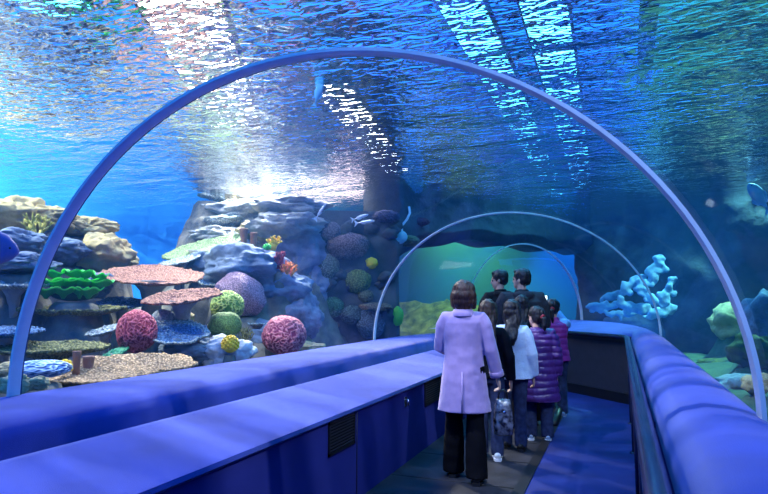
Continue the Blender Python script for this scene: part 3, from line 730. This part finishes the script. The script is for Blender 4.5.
p, m_ = at_x(319,92,-2.55); fish(p, .22, R(-20), R(62), surf('cyan fish',(.04,.22,.40),None,rough=.5), 'small cyan fish right under the top of the first hoop', .5)
p, m_ = at_x(523,68,-.95); fish(p, .22, R(150), R(50), BLUEFISH, 'small dark blue fish above the hoop between the cyan lamp streaks', .3)
p, m_ = at_x(276,193,-6.5); fish(p, .3, R(170), R(8), SILVER, 'tiny white fish above the crown of the mound', .25)

# --- the reef right of the tunnel and at its far bend
MOSSY = surf('mossy green rock', (.13,.14,.02), (.04,.06,.03), 4, .9, .9, 16)
LEAFB = surf('pale blue leaf coral', (.30,.45,.55), (.20,.34,.48), 8, .8, .5, 30)
def rrock(px, py, X, wpx, hpx, mat, label, seed):
    p, m_ = at_x(px, py, X); b = disp_ico(4, (wpx*m_/2, wpx*m_*.45, hpx*m_/2), crag(seed,.3)); o = b.build('reef_rock', mat, loc=p); SUPR.append((p.x, p.y, p.z-hpx*m_*.25, wpx*m_*.35)); return tag(o, label, 'rock', 'rocks right of the tunnel')
SUPR = []
for a in [(706,262,2.4,34,30,MOSSY,'mossy rock peak behind the right side of the hoop',1),(722,292,2.3,44,40,MOSSY,'mossy rock below the peak on the right',2),(736,322,2.0,46,36,TANROCK,'yellow brown rock right of the bolster',3),
          (704,300,2.6,40,36,BLUE_SHADE_ROCK,'blue shaded rock at the left of the mossy ones',4),(752,352,1.7,44,36,MOSSY,'dark mossy rock above the foot of the hoop',5),(716,338,1.9,50,30,GREYROCK,'pale grey rock low against the bolster glass',6),
          (742,388,1.4,50,28,GREYROCK,'flat grey rock nearest the foot of the hoop on the right',7),(694,322,2.5,40,30,GREYROCK,'grey rock at the far end of the bolster',8),(766,318,2.0,40,50,BLUE_SHADE_ROCK,'dark blue rock beyond the hoop at the right edge',9),
          (718,366,1.6,38,18,MOSSY,'small mossy rock on the bed against the bolster glass',10),(728,272,2.6,34,30,TANROCK,'tan rock peak behind the mossy rocks on the right',11),(700,346,2.0,26,16,TANROCK,'small tan rock low at the middle of the bolster',12),
          (757,384,1.3,30,20,TANROCK,'tan rock just inside the foot of the hoop on the right',13)]: rrock(*a)
b = MB()
def bedr(x, y):
    h = .35+.09*max(0,x-.5)+.12*fbm(Vector((x,y,7)),4); top = h; nz = .3*fbm(Vector((x*1.9,y*1.9,4)),5)
    for (sx, sy, sz, r) in SUPR:
        d = math.hypot(x-sx,y-sy)
        if d < 1.4: top = max(top, sz-max(0, d-r)*(1.9+1.4*noise.noise(Vector((x*1.5+sx,y*1.5,8))))-abs(nz)*min(1.5, max(0,d-r*.5)*2.5))
    q = (top+.25*noise.noise(Vector((x*.8,y*.8,1))))/.24; f = q-math.floor(q); top += .24*(f**3-f)*.8
    return max(h, top)
b.add([(.5+.1*i, -4+.12*j, bedr(.5+.1*i, -4+.12*j)) for j in range(180) for i in range(43)], [(j*43+i, j*43+i+1, (j+1)*43+i+1, (j+1)*43+i) for j in range(179) for i in range(42)])
S(b.build('ground_east', SAND))
def leaf(px, py, wpx, lpx, ang, Y, label, seed):
    p, m_ = at_y(px, py, Y); L, w = lpx*m_*.5, wpx*m_*.5; rnd = random.Random(seed+5); b = MB(); k = 7
    pts = [Vector((rnd.uniform(-.25,.25)*w*2, rnd.uniform(-.2,.2)*w, lerp(-L, L, i/k))) for i in range(k+1)]
    b.tube(pts, [(w*q*rnd.uniform(.65,1.3), w*q*.45) for q in (.5,.9,1.1,.8,1.15,.9,1.0,.45)], 14)
    for _ in range(3):
        q = pts[rnd.randrange(1,k)]; b.ell(q+Vector((rnd.choice((-1,1))*w*.9, 0, rnd.uniform(-.1,.1))), (w*.8,w*.35,w*.7), 12, 8)
    o = remesh(b, 'leaf_coral', LEAFB, .02, None, 3, lambda q, n: .03*noise.noise(q*9+Vector((seed,0,0)))); o.location = p; o.rotation_euler = (R(-12), R(ang), 0); return tag(o, label, 'coral', 'pale leaf corals at the far bend')
for a in [(652,328,.9,84,40,BLUE_SHADE_ROCK,'dark blue rock ledge under the pale leaf corals',31),(676,300,1.3,34,70,BLUE_SHADE_ROCK,'dark blue rock behind the upright pale leaf corals',32)]:
    p, m_ = at_y(a[0], a[1], 14.7); b = disp_ico(4, (a[3]*m_/2, a[3]*m_*.18, a[4]*m_/2), crag(a[7],.25)); tag(b.build('reef_rock', a[5], loc=p), a[6], 'rock', 'rocks right of the tunnel')
for i, a in enumerate([(655,270,12,34,20,13.6,'upright pale leaf coral, tallest at the far bend'),(633,284,10,30,55,13.6,'slanting pale leaf coral left of the tallest one'),(647,292,9,34,-28,13.5,'pale leaf coral leaning under the tallest one'),
     (603,307,9,34,85,14.4,'flat pale plate coral nearest the third hoop'),(613,296,7,26,75,14.6,'pale plate coral stacked above the flattest one'),(638,308,11,44,105,13.6,'long pale coral lying along the far ledge'),
     (668,292,10,34,30,13.0,'pale leaf coral at the right end of the far bend'),(622,314,7,32,88,14.0,'low pale coral just over the far ledge'),(660,312,9,34,70,13.2,'pale coral low at the right end of the far bend')]): leaf(*a, i)
# ================================================================== THE PEOPLE
SKIN = surf('skin', (.55,.34,.25), None, rough=.55, spec=.3)
HAIRBR = surf('brown hair', (.055,.022,.014), (.022,.010,.008), 30, .45, .7, 60, stretch=(1,1,.12))
HAIRLONG = surf('long brown hair', (.13,.07,.035), (.045,.022,.014), 30, .45, .7, 60, stretch=(1,1,.12))
HAIRBK = surf('black hair', (.008,.007,.009), (.016,.014,.016), 30, .4, .7, 60, stretch=(1,1,.12))
LAV = surf('lavender wool', (.40,.28,.50), (.36,.25,.46), 20, .9, .25, 220, spec=.1, sheen=.4)
TROUS = surf('black trousers', (.005,.005,.007), None, rough=.9, spec=.05)
DENIM = surf('dark denim', (.035,.05,.12), (.020,.028,.07), 18, .9, .4, 150, spec=.1)
PUFF = surf('purple quilted nylon', (.075,.022,.16), (.06,.018,.135), 6, .38, .25, 40, spec=.5)
WHITEJ = surf('pale blue white jacket', (.55,.66,.80), (.48,.60,.76), 9, .8, .4, 60)
DARKJ = surf('charcoal jacket', (.030,.034,.045), (.020,.023,.032), 9, .8, .4, 60, spec=.15)
BLACKJ = surf('black jacket', (.007,.008,.012), None, rough=.8, spec=.1)
MAGJ = surf('magenta vest', (.32,.03,.26), (.26,.02,.22), 9, .6, .3, 60)
PALEBL = surf('pale blue sleeve', (.25,.45,.75), None, rough=.8)
WHITESH = surf('white leather', (.75,.76,.80), None, rough=.45)
GREYSH = surf('grey blue trainer', (.30,.38,.52), None, rough=.6)
BLACKSH = surf('black leather', (.012,.012,.014), None, rough=.3)
BAG = surf('patent black bag', (.010,.010,.014), (.16,.17,.22), 26, .18, .5, 30, spec=.8, detail=2)

def person(name, loc, face, ht, label, pose, outfit, kid=0., group=None, head=(0,0), vox=.009, build=1.):
    """face: heading of the body (0 looks along +y, positive turns left); pose gives elbow and wrist of each arm in body units of a 1.70 m figure"""
    s = ht/1.70; root = thing(name, (loc[0], loc[1], .0), label, 'person', group, rz=R(face)); z_leg = 1-.05*kid
    V = lambda x, y, z: Vector((x*s, y*s, z*s))
    W = build; hk = 1+.22*kid
    sh_z, hip_z, nk = 1.385-.04*kid, .90*z_leg, 1.45-.045*kid
    hc = Vector((0, .015, 1.585-.02*kid))
    J = {}
    for sd, nm in ((1,'R'), (-1,'L')):
        J['sh'+nm] = V(sd*.168*W, -.005, sh_z-.02)
        e, w_ = pose[nm]; J['el'+nm] = V(*e); J['wr'+nm] = V(*w_)
        fx = pose.get('feet', {}).get(nm, (sd*.095, 0))
        J['hp'+nm] = V(sd*.085*W, 0, hip_z); J['an'+nm] = V(fx[0], fx[1]-.03, .085)
        J['kn'+nm] = (J['hp'+nm]+J['an'+nm])/2+V(0, .03, .02)
    b = MB()
    # trunk, neck
    b.tube([V(0,0,hip_z-.06), V(0,0,hip_z+.04), V(0,.005,1.06), V(0,.005,1.22), V(0,0,1.33), V(0,-.005,sh_z+.005), V(0,-.005,nk-.03)],
           [(.15*s*W,.10*s*W),(.165*s*W,.115*s*W),(.14*s*W,.10*s*W),(.155*s*W,.11*s*W),(.17*s*W,.105*s*W),(.145*s*W,.08*s),(.06*s,.058*s)], 20, up=(1,0,0))
    Mh = Euler((R(head[1]), 0, R(head[0]))).to_matrix()
    H = lambda x, y, z: hc*s+Mh @ Vector((x*s*hk, y*s*hk, z*s*hk))
    b.tube([V(0,-.01,nk-.07), V(0,0,nk), H(0,-.005,-.05)], [.056*s,.05*s,.05*s], 14)
    # head: skull, jaw, brow, nose, lips, chin, ears
    er = (R(head[1]), 0, R(head[0]))
    def he(c, r): b.ell(H(*c), tuple(q*s*hk for q in r), 18, 12, er)
    he((0,-.008,.025),(.074,.092,.088)); he((0,.022,-.035),(.060,.066,.070)); he((0,.052,-.082),(.030,.032,.026))
    he((0,.078,.018),(.045,.012,.012)); b.tube([H(0,.082,.012), H(0,.100,-.026), H(0,.086,-.036)], [.009*s*hk,.014*s*hk,.010*s*hk], 8)
    he((0,.082,-.056),(.022,.009,.006)); he((0,.080,-.066),(.019,.009,.006))
    for q in (-1,1): he((q*.075,-.012,-.012),(.010,.020,.030))
    # arms, hands
    for sd, nm in ((1,'R'), (-1,'L')):
        S_, E_, W_ = J['sh'+nm], J['el'+nm], J['wr'+nm]
        b.tube([S_-V(sd*.06,0,-.005), S_, S_.lerp(E_,.5), E_, E_.lerp(W_,.35), W_], [.05*s,.056*s*W,.046*s*W,.039*s,.038*s,.026*s], 12)
        d = (W_-E_).normalized(); side = d.cross(Vector((0,1,0))); side = (side if side.length > .2 else d.cross(Vector((0,0,1)))).normalized()
        nrm = side.cross(d).normalized()
        fwd = nrm if nrm.y > 0 or abs(nrm.y) < .1 else -nrm          # thumb side
        inn = Vector((-sd,0,0)); inn = (inn-d*inn.dot(d)-fwd*inn.dot(fwd)); inn = inn.normalized() if inn.length > .05 else side
        hl = .092*s*hk; P = W_+d*hl
        b.tube([W_-d*.02*s, W_+d*.25*hl, W_+d*.65*hl, P], [(.026*s,.022*s),(.034*s*hk,.018*s),(.042*s*hk,.017*s),(.038*s*hk,.014*s)], 12, up=fwd)
        cl = pose.get('curl', .5)
        for i, (o, L) in enumerate(((.030,.070),(.010,.080),(-.011,.074),(-.031,.058))):
            a0 = P-d*.012*s+fwd*o*s*hk; L *= s*hk
            b.tube([a0, a0+d*L*.40, a0+(d*.78+inn*.35*cl*2)*L*.72, a0+(d*.62+inn*.70*cl*1.6)*L], [.0088*s*hk,.0088*s*hk,.0080*s*hk,.0066*s*hk], 8)
        t0 = W_+d*.30*hl+fwd*.022*s
        b.tube([t0, t0+(fwd*.75+d*.55)*.032*s*hk, t0+(fwd*.85+d*1.25+inn*.4)*.040*s*hk], [.013*s*hk,.011*s*hk,.0085*s*hk], 8)
    # legs, feet
    for nm in 'RL':
        h_, k, a = J['hp'+nm], J['kn'+nm], J['an'+nm]
        b.tube([h_+V(0,0,.03), h_.lerp(k,.3), k+V(0,0,.03), k.lerp(a,.35)+V(0,-.015,0), a+V(0,0,.02), a-V(0,0,.06)], [.088*s*W,.080*s*W,.055*s*W,.054*s*W,.036*s,.034*s], 14)
        b.tube([a+V(0,-.05,-.055), a+V(0,.02,-.05), a+V(0,.12,-.062), a+V(0,.17,-.066)], [(.03*s,.024*s),(.036*s,.028*s),(.042*s,.02*s),(.028*s,.014*s)], 12, up=(1,0,0))
    remesh(b, 'body', SKIN, vox*.8, root, 3)
    for q in (-1,1):
        e = MB(); e.ell(H(q*.030,.068,-.002), (.013*s,)*3, 10, 8); e.build('eye', BLACK, root)
    # ---- clothes
    o = outfit
    tr = MB()
    for nm in 'RL':
        h_, k, a = J['hp'+nm], J['kn'+nm], J['an'+nm]; fl = o.get('flare', 1.0)
        tr.tube([h_+V(0,0,.06), h_.lerp(k,.35), k, k.lerp(a,.5), a+V(0,.01,-.045)], [.105*s*W,.097*s*W,.078*s*W,.074*s*W*fl,.078*s*W*fl], 16)
    tr.tube([V(0,0,hip_z-.08), V(0,0,hip_z+.04), V(0,0,1.05)], [(.165*s*W,.122*s*W),(.178*s*W,.13*s*W),(.152*s*W,.112*s*W)], 18, up=(1,0,0))
    remesh(tr, 'trousers', o['trousers'], vox, root, 3, lambda p, n: .006*noise.noise(p*9+Vector((0,0,p.z*4))))
    for nm in 'RL':
        a = J['an'+nm]; f = MB()
        f.tube([a+V(0,-.075,-.045), a+V(0,-.03,-.03), a+V(0,.05,-.035), a+V(0,.13,-.052), a+V(0,.19,-.062)], [(.022*s,.03*s),(.043*s,.045*s),(.047*s,.044*s),(.052*s,.030*s),(.026*s,.016*s)], 14, up=(1,0,0))
        if nm == 'R' or True:
            sole = MB(); zz = a.z
            ring_ = [Vector((a.x+x*s, a.y+y*s, 0)) for x, y in ((-.03,-.085),(.03,-.085),(.046,-.03),(.043,.05),(.056,.12),(.04,.185),(.0,.205),(-.04,.185),(-.056,.12),(-.043,.05),(-.046,-.03))]
            sole.loft([[Vector((p.x,p.y,z)) for p in ring_] for z in (.001, .026*s)])
        sh = remesh(f, 'shoe', o['shoes'], .006, root, 2)
        for v in sh.data.vertices: v.co.z = max(v.co.z, .022*s)
        sole.build('sole', o.get('sole', o['shoes']), sh, smooth=False)
    # coat / jacket
    hem, gr, flr = o['hem'], o.get('thick', .022), o.get('flr', 1.0)
    c = MB(); q = gr
    c.tube([V(0,0,hem), V(0,0,(hem*2+1.05)/3), V(0,.0,max(hem+.05, 1.0)), V(0,.002,1.14), V(0,.002,1.26), V(0,0,1.345), V(0,-.008,sh_z+.015), V(0,-.012,nk-.02), V(0,-.010,nk+.02)],
           [((.19*W*flr+q)*s,(.135*W*flr+q)*s),((.178*W*(1+flr)/2+q)*s,(.13*W*(1+flr)/2+q)*s),((.158*W+q)*s,(.118*W+q)*s),((.152*W+q)*s,(.112*W+q)*s),((.170*W+q)*s,(.115*W+q)*s),((.180*W+q*.8)*s,(.108*W+q)*s),((.150*W+q*.5)*s,(.088+q*.6)*s),(.078*s,.076*s),(.070*s,.068*s)], 24, up=(1,0,0))
    for sd, nm in ((1,'R'), (-1,'L')):
        S_, E_, W_ = J['sh'+nm], J['el'+nm], J['wr'+nm]; sm = c if o.get('sleeves') is None else MB()
        sm.tube([S_-V(sd*.09,0,-.012), S_-V(sd*.02,0,-.004), S_.lerp(E_,.25), S_.lerp(E_,.7), E_, E_.lerp(W_,.5), W_.lerp(E_,.03)], [(.052+q*.5)*s,(.062*W+q*.6)*s,(.060*W+q*.6)*s,(.052*W+q*.6)*s,(.050*W+q*.6)*s,(.046*W+q*.6)*s,(.044+q*.5)*s], 16)
        if sm is not c: remesh(sm, 'sleeve', o['sleeves'], vox, root, 2)
    if o.get('hood'):
        c.tube([V(-.10,-.06,nk-.03), V(-.06,-.105,nk-.045), V(0,-.125,nk-.06), V(.06,-.105,nk-.045), V(.10,-.06,nk-.03)], [.03*s,.05*s,.058*s,.05*s,.03*s], 12)
    quilt = o.get('quilt', 0)
    def dsp(p, n):
        w = .006*noise.noise(Vector((p.x*7,p.y*7,p.z*3)))+.004*noise.noise(p*16)
        if quilt: w += quilt*(abs(math.sin((p.z+.02*noise.noise(p*4))*math.pi/.072))**.5-.6)+.004*noise.noise(Vector((p.x*30,p.y*30,p.z*12)))
        return w*s
    coat = remesh(c, o.get('name', 'coat'), o['coat'], vox, root, 3, dsp)
    if o.get('collar'):
        m2 = MB(); rr = []
        for z, r0 in ((-.055,.088),(-.03,.078),(.005,.066),(.012,.069),(-.005,.080),(-.035,.094),(-.05,.094)):
            rr.append([V(math.cos(a)*r0*1.12, math.sin(a)*r0-.012-(.02 if z < 0 else 0)*max(0,-math.sin(a)), nk+z-.005) for a in (6.2832*k/28 for k in range(28))])
        m2.loft(rr, caps=False); m2.build('collar', o['coat'], coat)
    for nm, sd in (('R',1),('L',-1)):
        if o.get('cuff'):
            W_, E_ = J['wr'+nm], J['el'+nm]; m2 = MB(); m2.tube([W_.lerp(E_,.22), W_.lerp(E_,.20), W_.lerp(E_,.03), W_.lerp(E_,.02)], [(.047+q*.5)*s,(.052+q*.5)*s,(.052+q*.5)*s,(.046+q*.5)*s], 18); m2.build('cuff', o['coat'], coat)
    if o.get('vent'):
        m2 = MB(); yb = -(.135*flr*W+q)*s
        m2.tube([V(.0,0,.92)+Vector((0,-(.125*W+q)*s-.002,0)), V(0,0,.75)+Vector((0,-(.131*W*(1+flr)/2+q)*s-.002,0)), V(0,0,hem+.01)+Vector((0,yb-.001,0))], [.006,.008,.009], 8)
        m2.build('back_vent', o['coat'], coat)
    # ---- hair
    hs = o['hairstyle']; hb = MB()
    def hh(c_, r): hb.ell(H(*c_), tuple(q_*s*hk for q_ in r), 22, 14, er)
    hh((0,-.022,.040),(.087,.098,.090))
    if hs == 'bob':
        hh((0,-.030,.030),(.100,.106,.098)); hh((0,-.050,-.015),(.110,.092,.085)); hh((0,-.060,-.070),(.100,.070,.060)); hh((0,-.055,-.110),(.080,.055,.040))
        for q_ in (-1,1): hh((q_*.085,.000,-.050),(.030,.060,.080))
    elif hs == 'long':
        hh((0,-.035,-.01),(.088,.084,.085))
        for q_ in (-1,1): hh((q_*.068,.0,-.05),(.024,.045,.09))
        ln = o.get('hairlen', .34)
        hb.tube([H(0,-.05,.02), H(0,-.075,-.09), V(0,-.115,sh_z-.02), V(o.get('hairx',0)*.6,-.155,sh_z-.02-ln*.55), V(o.get('hairx',0),-.150,sh_z-.02-ln)], [(.082*s,.06*s),(.080*s,.052*s),(.085*s,.042*s),(.066*s,.034*s),(.026*s,.016*s)], 16, up=(1,0,0))
    elif hs == 'short':
        hh((0,-.050,.000),(.080,.062,.070))
        hh((0,.035,.088),(.060,.045,.026))
        for q_ in (-1,1): hh((q_*.070,-.005,.010),(.012,.030,.035))
    elif hs == 'tied':
        hh((0,-.045,.0),(.082,.074,.078)); 
        hb.tube([H(0,-.10,.01), H(0,-.145,-.02), H(0,-.145,-.10), H(0,-.125,-.18)], [.022*s,.034*s,.036*s,.012*s], 12)
    hr_ = remesh(hb, 'hair', o['hair'], vox*.8, root, 2, lambda p, n: .010*noise.noise(Vector((p.x*26,p.y*26,p.z*4)))+.006*noise.noise(Vector((p.x*60,p.y*60,p.z*9))))
    if hs == 'tied':
        m2 = MB(); m2.tube([H(0,-.112,.005), H(0,-.128,-.004)], [.034*s,.034*s], 12); m2.build('hair_tie', REDS, hr_)
    return root, J, s

# woman in the lavender coat
arm_down = lambda sd: ((sd*.225,-.02,1.09),(sd*.235,.05,.83))
wom, J, s_ = person('person', (-1.27,5.02), 8, 1.67, 'woman seen from behind in a lavender coat and black trousers with a brown bob', 
    {'R': ((.240,-.02,1.10),(.285,.04,.87)), 'L': ((-.215,.03,1.12),(-.165,.24,1.08)), 'curl': .7, 'feet': {'R': (.11,-.10), 'L': (-.11,.10)}},
    dict(coat=LAV, hem=.575, thick=.020, flr=1.16, collar=1, cuff=1, vent=1, trousers=TROUS, flare=1.25, shoes=BLACKSH, hair=HAIRBR, hairstyle='bob'), head=(14,-4), build=.98)
# her handbag hangs from the right hand
hand = wom.matrix_basis @ (J['wrR']+(J['wrR']-J['elR']).normalized()*.12)
bg = thing('handbag', (hand.x+.02, hand.y+.0, 0), 'shiny black patterned handbag hanging from the hand of the lavender coat', 'bag', rz=R(25))
b = MB(); rings = []
for z, w_, d_ in ((.36,.055,.03),(.37,.075,.05),(.46,.085,.055),(.58,.075,.045),(.655,.060,.028),(.665,.052,.016)):
    rings.append([Vector((math.copysign(abs(math.cos(a))**.6, math.cos(a))*w_, math.copysign(abs(math.sin(a))**.6, math.sin(a))*d_, z)) for a in (6.2832*k/28 for k in range(28))])
b.loft(rings); b.v = [(x+.004*noise.noise(Vector((x*30,y*30,z*30))), y+.006*noise.noise(Vector((x*25,z*25,3))), z) for x, y, z in b.v]
b.build('bag_body', BAG, bg)
for y in (-.012,.014):
    b = MB(); b.tube([(-.042,y,.645),(-.034,y,.71),(-.012,y,hand.z-.005),(.012,y,hand.z-.005),(.034,y,.71),(.042,y,.645)], .006, 8); b.build('strap', BLACKSH, bg)
b = MB(); b.ell((0,-.05,.56),(.014,.006,.014),10,8); b.build('clasp', CHROME, bg)

person('person', (-1.215,5.80), 12, 1.50, 'girl with long brown hair and white trainers half hidden behind the lavender coat',
    {'R': arm_down(1), 'L': arm_down(-1), 'feet': {'R': (.075,-.09), 'L': (-.09,.03)}},
    dict(coat=BLACKJ, hem=.86, name='jacket', trousers=DENIM, shoes=WHITESH, hair=HAIRLONG, hairstyle='long', hairlen=.40, hairx=.05), kid=.5, head=(10,-6), build=.9)
person('person', (-1.06,6.22), 6, 1.50, 'girl in a pale blue white jacket and dark jeans with dark hair',
    {'R': arm_down(1), 'L': arm_down(-1), 'feet': {'R': (.085,-.05), 'L': (-.09,.05)}},
    dict(coat=WHITEJ, hem=.80, thick=.034, flr=1.12, name='jacket', trousers=DENIM, shoes=BLACKSH, hair=HAIRBK, hairstyle='long', hairlen=.16, hood=0), kid=.5, head=(22,-4), build=.95)
person('person', (-.875,6.72), 10, 1.43, 'child in a long purple quilted coat and jeans with tied black hair',
    {'R': ((.235,-.01,1.08),(.245,.04,.82)), 'L': arm_down(-1), 'feet': {'R': (.11,-.04), 'L': (-.10,.0)}},
    dict(coat=PUFF, hem=.50, thick=.06, flr=1.14, quilt=.016, trousers=DENIM, shoes=GREYSH, sole=WHITESH, hair=HAIRBK, hairstyle='tied', hood=1), kid=.7, head=(38,-2), build=1.08)
person('person', (-1.14,7.48), 22, 1.90, 'tall man in a charcoal hooded jacket with short black hair looking left',
    {'R': ((.24,.0,1.10),(.20,.22,1.02)), 'L': ((-.24,.0,1.10),(-.18,.22,1.02))},
    dict(coat=DARKJ, hem=.80, thick=.045, name='jacket', trousers=TROUS, shoes=BLACKSH, hair=HAIRBK, hairstyle='short', hood=1), head=(46,2), build=1.16)
person('person', (-1.52,8.05), 40, 1.92, 'young man in a dark jacket seen in profile at the left of the tall man',
    {'R': ((.23,.04,1.12),(.16,.26,1.12)), 'L': ((-.23,.04,1.12),(-.16,.26,1.12))},
    dict(coat=BLACKJ, hem=.82, thick=.036, name='jacket', trousers=TROUS, shoes=BLACKSH, hair=HAIRBK, hairstyle='short', hood=1), head=(46,-6))
person('person', (-1.08,7.06), 10, 1.56, 'dark clad youngster with black hair in front of the tall man',
    {'R': arm_down(1), 'L': arm_down(-1)},
    dict(coat=BLACKJ, hem=.80, name='jacket', trousers=TROUS, shoes=BLACKSH, hair=HAIRBK, hairstyle='long', hairlen=.10), kid=.4, head=(5,0), build=.92)
kid, J, s_ = person('person', (-.83,8.15), 5, 1.52, 'child in a magenta vest with pale blue sleeves raising a camera',
    {'R': ((.17,.23,1.33),(-.03,.29,1.60)), 'L': ((-.27,.19,1.36),(-.24,.29,1.60)), 'curl': .8},
    dict(coat=MAGJ, hem=.80, thick=.036, quilt=.008, name='vest', sleeves=PALEBL, trousers=DENIM, shoes=GREYSH, hair=HAIRBK, hairstyle='tied'), kid=.6, head=(-6,4))
cp = kid.matrix_basis @ Vector((-.135*s_,.31*s_,1.735*s_))
cm = thing('compact_camera', cp, 'small camera with a lit screen held up by the child in magenta', 'camera', rz=R(5))
b = MB(); b.box((-.055,-.012,-.032),(.055,.012,.032)); b.build('camera_body', BLACK, cm, smooth=False, bevel=.004)
b = MB(); b.box((-.038,-.0135,-.026),(.038,-.0125,.026)); b.build('screen', emit('lit screen',(.65,.85,1),4), cm, smooth=False)
b = MB(); b.tube([(0,.012,0),(0,.03,0)], .02, 16); b.build('lens', BLACK, cm)
# ================================================================== LIGHT
w = bpy.data.worlds.new('world'); SC.world = w; w.use_nodes = True
w.node_tree.nodes['Background'].inputs[0].default_value = (.02,.22,1,1); w.node_tree.nodes['Background'].inputs[1].default_value = 2.6
def lamp_strip(x0, y0, x1, y1, z, wd, mat, label):
    A, B = Vector((x0,y0,z)), Vector((x1,y1,z)); d = (B-A).normalized(); n = Vector((-d.y, d.x, 0))*wd/2
    r = thing('tank_lamp', (A+B)/2, label, 'lamp', 'strip lamps hung above the water'); c = (A+B)/2
    b = MB(); q = [A-n-c, B-n-c, B+n-c, A+n-c]
    b.add([p+Vector((0,0,h)) for h in (0,.04) for p in q], [(0,1,2,3),(4,5,6,7),(0,1,5,4),(1,2,6,5),(2,3,7,6),(3,0,4,7)]); b.build('diffuser', mat, r, smooth=False)
    b = MB(); n2 = n*1.15; q = [A-n2-c, B-n2-c, B+n2-c, A+n2-c]
    b.add([p+Vector((0,0,h)) for h in (.041,.12) for p in q], [(0,1,2,3),(4,5,6,7),(0,1,5,4),(1,2,6,5),(2,3,7,6),(3,0,4,7)]); b.build('housing', BLACK, r, smooth=False)
LW = emit('white lamp', (1,.97,.95), 14); LCY = emit('cyan lamp', (.10,.62,1), 9)
lamp_strip(-4.85,5.0,-8.1,11.0,5.5,1.1,LW,'broad white strip lamp above the reef on the left')
lamp_strip(-4.9,9.5,-6.3,17,5.5,.7,LW,'white strip lamp above the middle of the tank')
lamp_strip(-1.50,5.8,-1.62,18.4,4.7,.46,LCY,'cyan strip lamp above the tunnel, left one of the two')
lamp_strip(-.64,5.0,-.84,17.5,4.7,.48,LCY,'cyan strip lamp above the tunnel, right one of the two')
lamp_strip(-7.15,4.5,-7.0,5.7,5.5,.8,LCY,'short cyan strip lamp at the far left of the tank')
lamp_strip(2.3,3.5,2.4,12.4,5.6,3.4,emit('added teal glow', (.025,.33,.50), 1.8),'broad dim teal glow panel added above the water right of the tunnel')  # unseen glowing panel, added to tint the rippled surface teal
def spot(name, loc, tgt, e, c, ang=60, blend=.6, rad=.25, gobo=None):
    l = bpy.data.lights.new(name, 'SPOT'); l.energy = e; l.color = c; l.spot_size = R(ang); l.spot_blend = blend; l.shadow_soft_size = rad
    o = bpy.data.objects.new(name, l); C.objects.link(o); o.location = loc
    o.rotation_euler = (Vector(tgt)-Vector(loc)).to_track_quat('-Z', 'Y').to_euler()
    if gobo:
        l.use_nodes = True; t = l.node_tree; em = t.nodes['Emission']
        tc = N(t, 'ShaderNodeNewGeometry'); mp = N(t, 'ShaderNodeMapping'); mp.inputs['Scale'].default_value = gobo; t.links.new(tc.outputs['Incoming'], mp.inputs[0])
        n = N(t, 'ShaderNodeTexNoise'); n.inputs['Scale'].default_value = 1; n.inputs['Detail'].default_value = 2; n.inputs['Distortion'].default_value = .5
        t.links.new(mp.outputs[0], n.inputs['Vector'])
        r = N(t, 'ShaderNodeMapRange'); r.inputs[1].default_value = .40; r.inputs[2].default_value = .62; r.inputs[3].default_value = 0; r.inputs[4].default_value = 2.4
        t.links.new(n.outputs['Fac'], r.inputs[0]); t.links.new(r.outputs[0], em.inputs['Strength'])
    return o
spot('reef_key', (-6.6,9.9,6.2), (-6.2,6.5,1.2), 7500, (1,.92,.78), 85)
spot('reef_left', (-10,3.0,6.2), (-8.5,5.5,1.5), 5000, (1,.95,.80), 75)
spot('shelf', (-6.2,11.2,6.0), (-6.0,10.9,2.9), 1500, (1,.82,.66), 100)
spot('west_wall', (-10,7.5,6.2), (-14,10,1.6), 7000, (.55,.85,1), 110)
spot('tunnel_top', (-3.6,3.0,6.2), (-2.2,4.5,.7), 1000, (.85,.90,1), 75, rad=.04, gobo=(2.5,15,2.5))
spot('tunnel_right', (2.6,1.5,6.0), (.3,4,1), 600, (.80,.90,1), 70, rad=.04, gobo=(3,12,3))
spot('lagoon_green', (-5.8,15.6,6.2), (-6.4,17.8,1.2), 4200, (.38,1,.25), 110)
spot('lagoon_blue', (-.5,17,6.2), (-1.0,18.5,1), 4500, (.02,.16,1), 110)
spot('east_green', (2.9,13,6.0), (2.4,11.8,.4), 3800, (.30,.95,.85), 80)
spot('east_blue', (2.9,4,6.0), (3.2,5.5,.4), 350, (.35,.65,1), 80)
